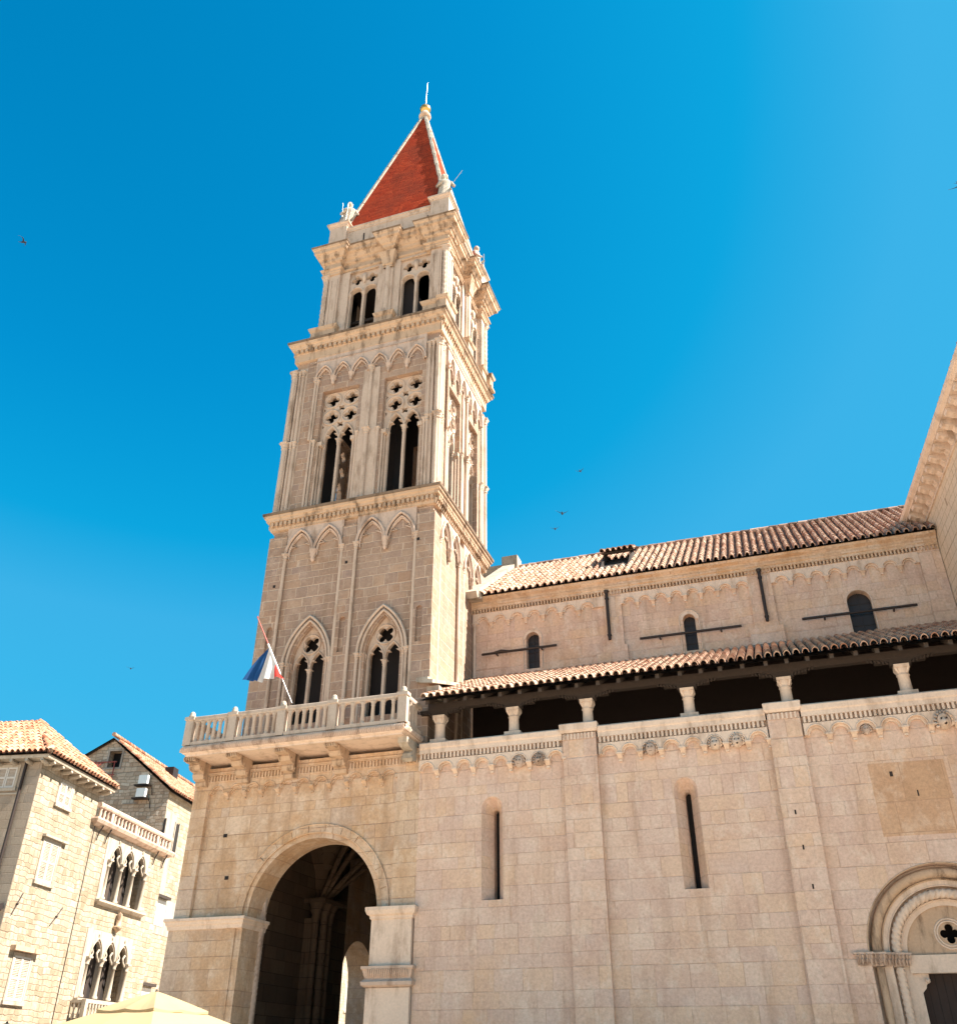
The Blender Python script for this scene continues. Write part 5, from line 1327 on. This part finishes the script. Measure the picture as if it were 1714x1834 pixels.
# ---- gabled house behind
h3 = thing('gabled_house', 'brown rubble stone house with a gable, attic opening and tiled roof rising behind the palace', 'house', HF.p(16, -4, 0))
GA = 14.21; GL = 24.
GF = Fr(HF.p(GA, 0, 0), 10.5, size=HSZ)      # gable wall, a runs east (towards the square)
mb = MB(10.5)
mb.plate(GF, [(-8.5, 0), (-.45, 0), (-.45, 13.35), (-3.9, 16.0), (-8.5, 13.35)], [[(-4.02, 14.6), (-3.36, 14.6), (-3.36, 15.42), (-4.02, 15.42)]], -.5, 0)
mb.build('gable_wall', 'gable', h3)
mb = MB(HR); mb.box(HF, GA + .003, GL, -.9, -.44, 0, 13.32); mb.build('street_wall', 'rubble', h3)
mb = MB(HR); mb.box(HF, GA + .02, GL, -.5, -.425, 7.0, 8.55); mb.box(HF, GA + .02, 15.5, -.5, -.425, 8.6, 12.4); mb.build('rendered_patch', 'plaster', h3)
mb = MB(10.5); 
for q in ((-4.12, -4.02, 14.55, 15.52), (-3.36, -3.26, 14.55, 15.52)): mb.box(GF, q[0], q[1], -.1, .04, q[2], q[3])
mb.box(GF, -4.02, -3.36, -.1, .04, 15.42, 15.52); mb.box(GF, -4.12, -3.26, -.1, .06, 14.48, 14.56)
aw = mb.build('attic_window', 'rail', h3)
mb = MB(); mb.box(GF, -4.02, -3.36, -.45, -.4, 14.5, 15.42); mb.build('dark_opening', 'dark', aw)
mb = MB()
for p, q in (((-4.7, .1, 14.85), (-3.5, .1, 14.85)), ((-4.7, .1, 14.2), (-3.5, .1, 14.2)), ((-4.65, .1, 14.9), (-4.65, .1, 14.15)), ((-3.6, .1, 14.9), (-3.6, .1, 13.9)), ((-4.85, .5, 14.1), (-4.2, .1, 14.85)), ((-4.4, .1, 14.85), (-4.85, .5, 14.1)), ((-4.3, .1, 14.2), (-4.35, .1, 13.7))):
    mb.tube([GF.p(*p), GF.p(*q)], .03, 6)
mb.build('steel_hoist_frame', 'redmetal', h3)
for z in (13.62, 12.98):
    t_ = thing('air_conditioner', ('upper' if z > 13.3 else 'lower') + ' white box of the two on the brown gable wall', 'air conditioner', GF.p(-1.75, 0, z), 'white boxes on the gable wall')
    mb = MB(10.5); mb.box(GF, -1.98, -1.52, .1, .38, z, z + .42); mb.build('casing', 'box', t_)
    mb = MB(10.5); mb.box(GF, -2.2, -1.4, .0, .36, z - .07, z - .02); mb.tube([GF.p(-1.5, .2, z + .1), GF.p(-1.35, .05, z - .2), GF.p(-1.3, .03, z - .5)], .02, 6); mb.build('shelf_and_pipe', 'iron', t_)
mb = MB(10.5); mb.box(GF, -2.75, -2.0, -.0, .05, 12.72, 12.78); mb.build('white_strip', 'white', h3)
# roof of the gabled house, ridge along the street
RGp = HF.p(GA - .2, -3.9, 16.15)
mb = MB(HR)
def g3(a, n_, z): return HF.p(a, n_, z)
mb.add([g3(GA - .18, -.2, 13.25), g3(GL, -.2, 13.25), g3(GL, -3.9, 16.08), g3(GA - .18, -3.9, 16.08), g3(GL, -8.7, 13.25), g3(GA - .18, -8.7, 13.25)], [(0, 1, 2, 3), (3, 2, 4, 5)])
mb.add([g3(GA - .18, -.2, 13.17), g3(GL, -.2, 13.17), g3(GL, -3.9, 16.0), g3(GA - .18, -3.9, 16.0), g3(GL, -8.7, 13.17), g3(GA - .18, -8.7, 13.17)], [(0, 1, 2, 3), (3, 2, 4, 5)])
mb.build('roof_boards', 'wood', h3)
mb = MB(HR)
tile_roof(mb, g3(GA - .25, -.15, 13.27), HF.U, Vector(g3(0, -3.9, 16.1)) - Vector(g3(0, -.15, 13.27)), GL - GA, 4.69, pitch=.25, seed=31)
tile_roof(mb, g3(GL, -8.75, 13.27), -HF.U, Vector(g3(0, -3.9, 16.1)) - Vector(g3(0, -8.75, 13.27)), GL - GA + .2, 5.6, pitch=.25, seed=32)
mb.build('roof', 'tile_or', h3, tint=True)
ridge('ridge_tiles', h3, g3(GA - .25, -3.9, 16.2), g3(GL, -3.9, 16.2), 'tile_or')
mb = MB(HR); mb.box(HF, 18.3, 18.9, -3.0, -2.5, 14.8, 15.75); mb.build('roof_window', 'iron', h3)
for a0, a1, z0, z1 in ((15.45, 15.85, 10.55, 12.05), ):
    mb = MB(HR); mb.box(HF, a0 - .06, a0, -.44, -.38, z0, z1 + .05); mb.box(HF, a1, a1 + .06, -.44, -.38, z0, z1 + .05); wq = mb.build('window', 'white', h3)
    mb = MB(HR); mb.box(HF, a0, a1, -.46, -.42, z0, z1); mb.build('dark_opening', 'dark', wq)
mb = MB(HR); mb.moulding(HF, [(14.25, -.43), (15.2, -.43)], [(0, 10.5), (.1, 10.52), (.14, 10.62), (0, 10.66)]); mb.build('string_course', 'rail', h3)
for z0, z1, zh in ((7.35, 8.45, 8.52), (3.8, 4.75, 4.82)):
    mb = MB(HR); mb.box(HF, 14.5, 15.85, -.5, -.405, z0, z1); mb.build('closed_shutter', 'shutter', h3)
    mb = MB(HR); mb.box(HF, 14.38, 15.9, -.44, -.2, zh, zh + .12); mb.build('window_hood', 'wood', h3)
mb = MB(HR); mb.tube([HF.p(14.25, -.38, 12.0), HF.p(14.22, -.38, 0)], .05, 8); mb.build('downpipe', 'iron', h3)

# ---- far house up the street
h4 = thing('far_house', 'pale stone house up the street, just seen through the back arch of the porch', 'house', HF.p(40, 0, 0))
mb = MB(HR); mb.box(HF, 24.3, 62, -8, -.3, 0, 11); mb.build('wall', 'rubble', h4)
mb = MB(HR); mb.add([HF.p(24.2, .2, 11.02), HF.p(62, .2, 11.02), HF.p(62, -4, 13.6), HF.p(24.2, -4, 13.6), HF.p(62, -8.3, 11.02), HF.p(24.2, -8.3, 11.02)], [(0, 1, 2, 3), (3, 2, 4, 5)]); mb.build('roof', 'tile_or', h4)
for a in (30, 36, 42, 48, 54): shutter_window(h4, HF, a, a + 1, 5.5, 7.2, n0=-.3)

# =================================================================== parasols
def parasol(x, y, z, rot, label, group='parasols on the square'):
    t = thing('parasol', label, 'parasol', (x, y, 0), group)
    def tier(r, zt, zb, name, inner=0.):
        mb = MB(); loops = []
        for k in range(6):
            f = inner + (1 - inner) * k / 5; lp = []
            for j in range(32):
                q = j / 8.; e = int(q); u = q - e
                c0, c1_ = math.radians(45 + 90 * e + rot), math.radians(135 + 90 * e + rot); R_ = r * 1.4142
                px_, py_ = R_ * ((1 - u) * math.cos(c0) + u * math.cos(c1_)), R_ * ((1 - u) * math.sin(c0) + u * math.sin(c1_))
                sg = math.sin(PI * ((u * 2) % 1.)) if u not in (0, .5) else 0
                lp.append((x + px_ * f, y + py_ * f, z + zt + (zb - zt) * f ** 1.08 - .035 * sg * f))
            loops.append(lp)
        mb.loft(loops, False)
        last = loops[-1]; vm_ = [(px_, py_, pz - .05 - .02 * math.sin(j * PI / 2)) for j, (px_, py_, pz) in enumerate(last)]
        mb.loft([last, vm_], False); return mb.build(name, 'canvas', t)
    tier(.78, 0, -.35, 'top_vent')
    tier(2.15, -.10, -1.04, 'canopy', inner=.25)
    mb = MB(); mb.lathe(x, y, [(.03, .0 + .1), (.03, z - .02), (.03, z + .0), (.02, z + .03), (0, z + .035)], 10); mb.build('pole', 'wood_end', t)
    for k in range(8):
        th = math.radians(rot + 45 * k); m = max(abs(math.cos(th - math.radians(rot))), abs(math.sin(th - math.radians(rot)))); mb = MB()
        rr = 2.1 / m; mb.tube([(x + .05 * math.cos(th), y + .05 * math.sin(th), z - .22), (x + rr * math.cos(th), y + rr * math.sin(th), z - 1.1)], .018, 5); mb.build('rib', 'wood_end', t)
    mb = MB(); mb.box(Fr((x, y, 0)), -.35, .35, -.35, .35, .01, .1); mb.lathe(x, y, [(.06, .1), (.06, .3)], 10); mb.build('base', 'iron', t)
    return t
parasol(-13.2, -6.0, 2.99, -8.7, 'cream two tiered parasol in front of the left porch pier')
parasol(-21.4, -1.2, 2.68, 30, 'cream parasol top just showing at the bottom left corner')

# =================================================================== flag
ff = thing('flag', 'red white and blue flag drooping from a slanting pole above the balcony', 'flag', (-13.77, -1.05, 11.0))
pb = Vector((-13.76, -1.05, 11.0)); pt = Vector((-15.12, -1.45, 13.83))
mb = MB(); mb.tube([pb, pb.lerp(pt, .33)], [.012, .014], 8); mb.build('pole_foot', 'rod', ff)
mb = MB(); mb.tube([pb.lerp(pt, .33), pb.lerp(pt, .68)], [.028, .028], 8); mb.build('pole', 'box', ff)
mb = MB(); mb.tube([pb.lerp(pt, .68), pt], [.024, .018], 8); mb.lathe(pt.x, pt.y, [(0, pt.z - .02), (.035, pt.z + .02), (0, pt.z + .07)], 8); mb.build('pole_tip', 'redmetal', ff)
# cloth: attached edge runs along the pole (t .63 -> .32), hangs down; stripes follow the drop from red (right) to blue (left)
def stripe(name, mat, u0, u1):
    mb = MB(); n, m = 10, 12; vs = []
    for i in range(n + 1):
        u = u0 + (u1 - u0) * i / n                  # 0 = right/lower end of the pole, 1 = left end
        tp = .34 + .30 * min(1, u / .62)
        top = pb.lerp(pt, tp)
        bot = Vector((-14.06 - 1.24 * u, -1.30 - .1 * u, 11.74 - .02 * u + .05 * math.sin(u * 9)))
        for j in range(m + 1):
            v = j / m; p = top.lerp(bot, v)
            p.x -= .10 * math.sin(PI * v) * (1 - u) * 0; p.y += .10 * math.sin(u * 22 + v * 2) * v + .05 * math.sin(u * 9 + 1) * v
            p.z += .10 * math.sin(PI * v) * u
            vs.append(p)
    mb.add(vs, [(i * (m + 1) + j, i * (m + 1) + j + 1, (i + 1) * (m + 1) + j + 1, (i + 1) * (m + 1) + j) for i in range(n) for j in range(m)], True)
    mb.build(name, mat, ff)
stripe('red_stripe', 'fl_red', 0, .24); stripe('white_stripe', 'fl_white', .24, .64); stripe('blue_stripe', 'fl_blue', .64, 1.)

# =================================================================== birds
def bird(x, y, z, yaw, roll, label, s=1.):
    t = thing('bird', label, 'bird', (x, y, z), 'swifts flying in the blue sky')
    mb = MB(); fr = Fr((x, y, 0), yaw)
    prof = [(.003, -.1), (.018, -.07), (.03, -.01), (.028, .05), (.02, .085), (.004, .11)]
    loops = [[fr.p(q * s, r * s * math.cos(a), z + r * s * math.sin(a)) for a in [2 * PI * k / 10 for k in range(10)]] for r, q in prof]
    mb.loft(loops, True, caps=True)
    for sg in (-1, 1): mb.add([fr.p(-.08 * s, 0, z), fr.p(-.17 * s, sg * .035 * s, z), fr.p(-.1 * s, sg * .02 * s, z + .005)], [(0, 1, 2)])
    mb.build('body', 'bird', t)
    for sg in (-1, 1):
        mb = MB(); L = []; 
        for k in range(9):
            f = k / 8; yy = sg * (.015 + .2 * f); zz = .06 * math.sin(f * 2.2) * (1 + sg * roll); x0 = .03 + .03 * math.sin(f * PI) - .12 * f * f; ch = .055 * (1 - f) + .004
            L.append([fr.p(x0 * s, yy * s, z + zz * s), fr.p((x0 - ch * .5) * s, yy * s, z + (zz + .006) * s), fr.p((x0 - ch) * s, yy * s, z + zz * s), fr.p((x0 - ch * .5) * s, yy * s, z + (zz - .003) * s)])
        mb.loft(L, True, caps=True); mb.build('wing', 'bird', t)
bird(-25.46, -6.1, 29.8, 20, .2, 'lone dark bird high in the sky at the far left', 1.3)
bird(-25.86, 5.7, 16.2, 120, .0, 'faint small bird low in the sky left of the tower', .8)
bird(-6.74, 10.1, 25.15, 80, .3, 'topmost of the three small birds right of the tower', 1.)
bird(-7.87, 10.9, 23.55, 100, -.3, 'middle and largest of the three birds right of the tower', 1.4)
bird(-8.31, 11.2, 22.96, 95, .1, 'lowest of the three small birds right of the tower', 1.)
bird(10.2, 4.1, 31.16, 40, .2, 'dark bird cut by the right edge of the sky', 1.9)
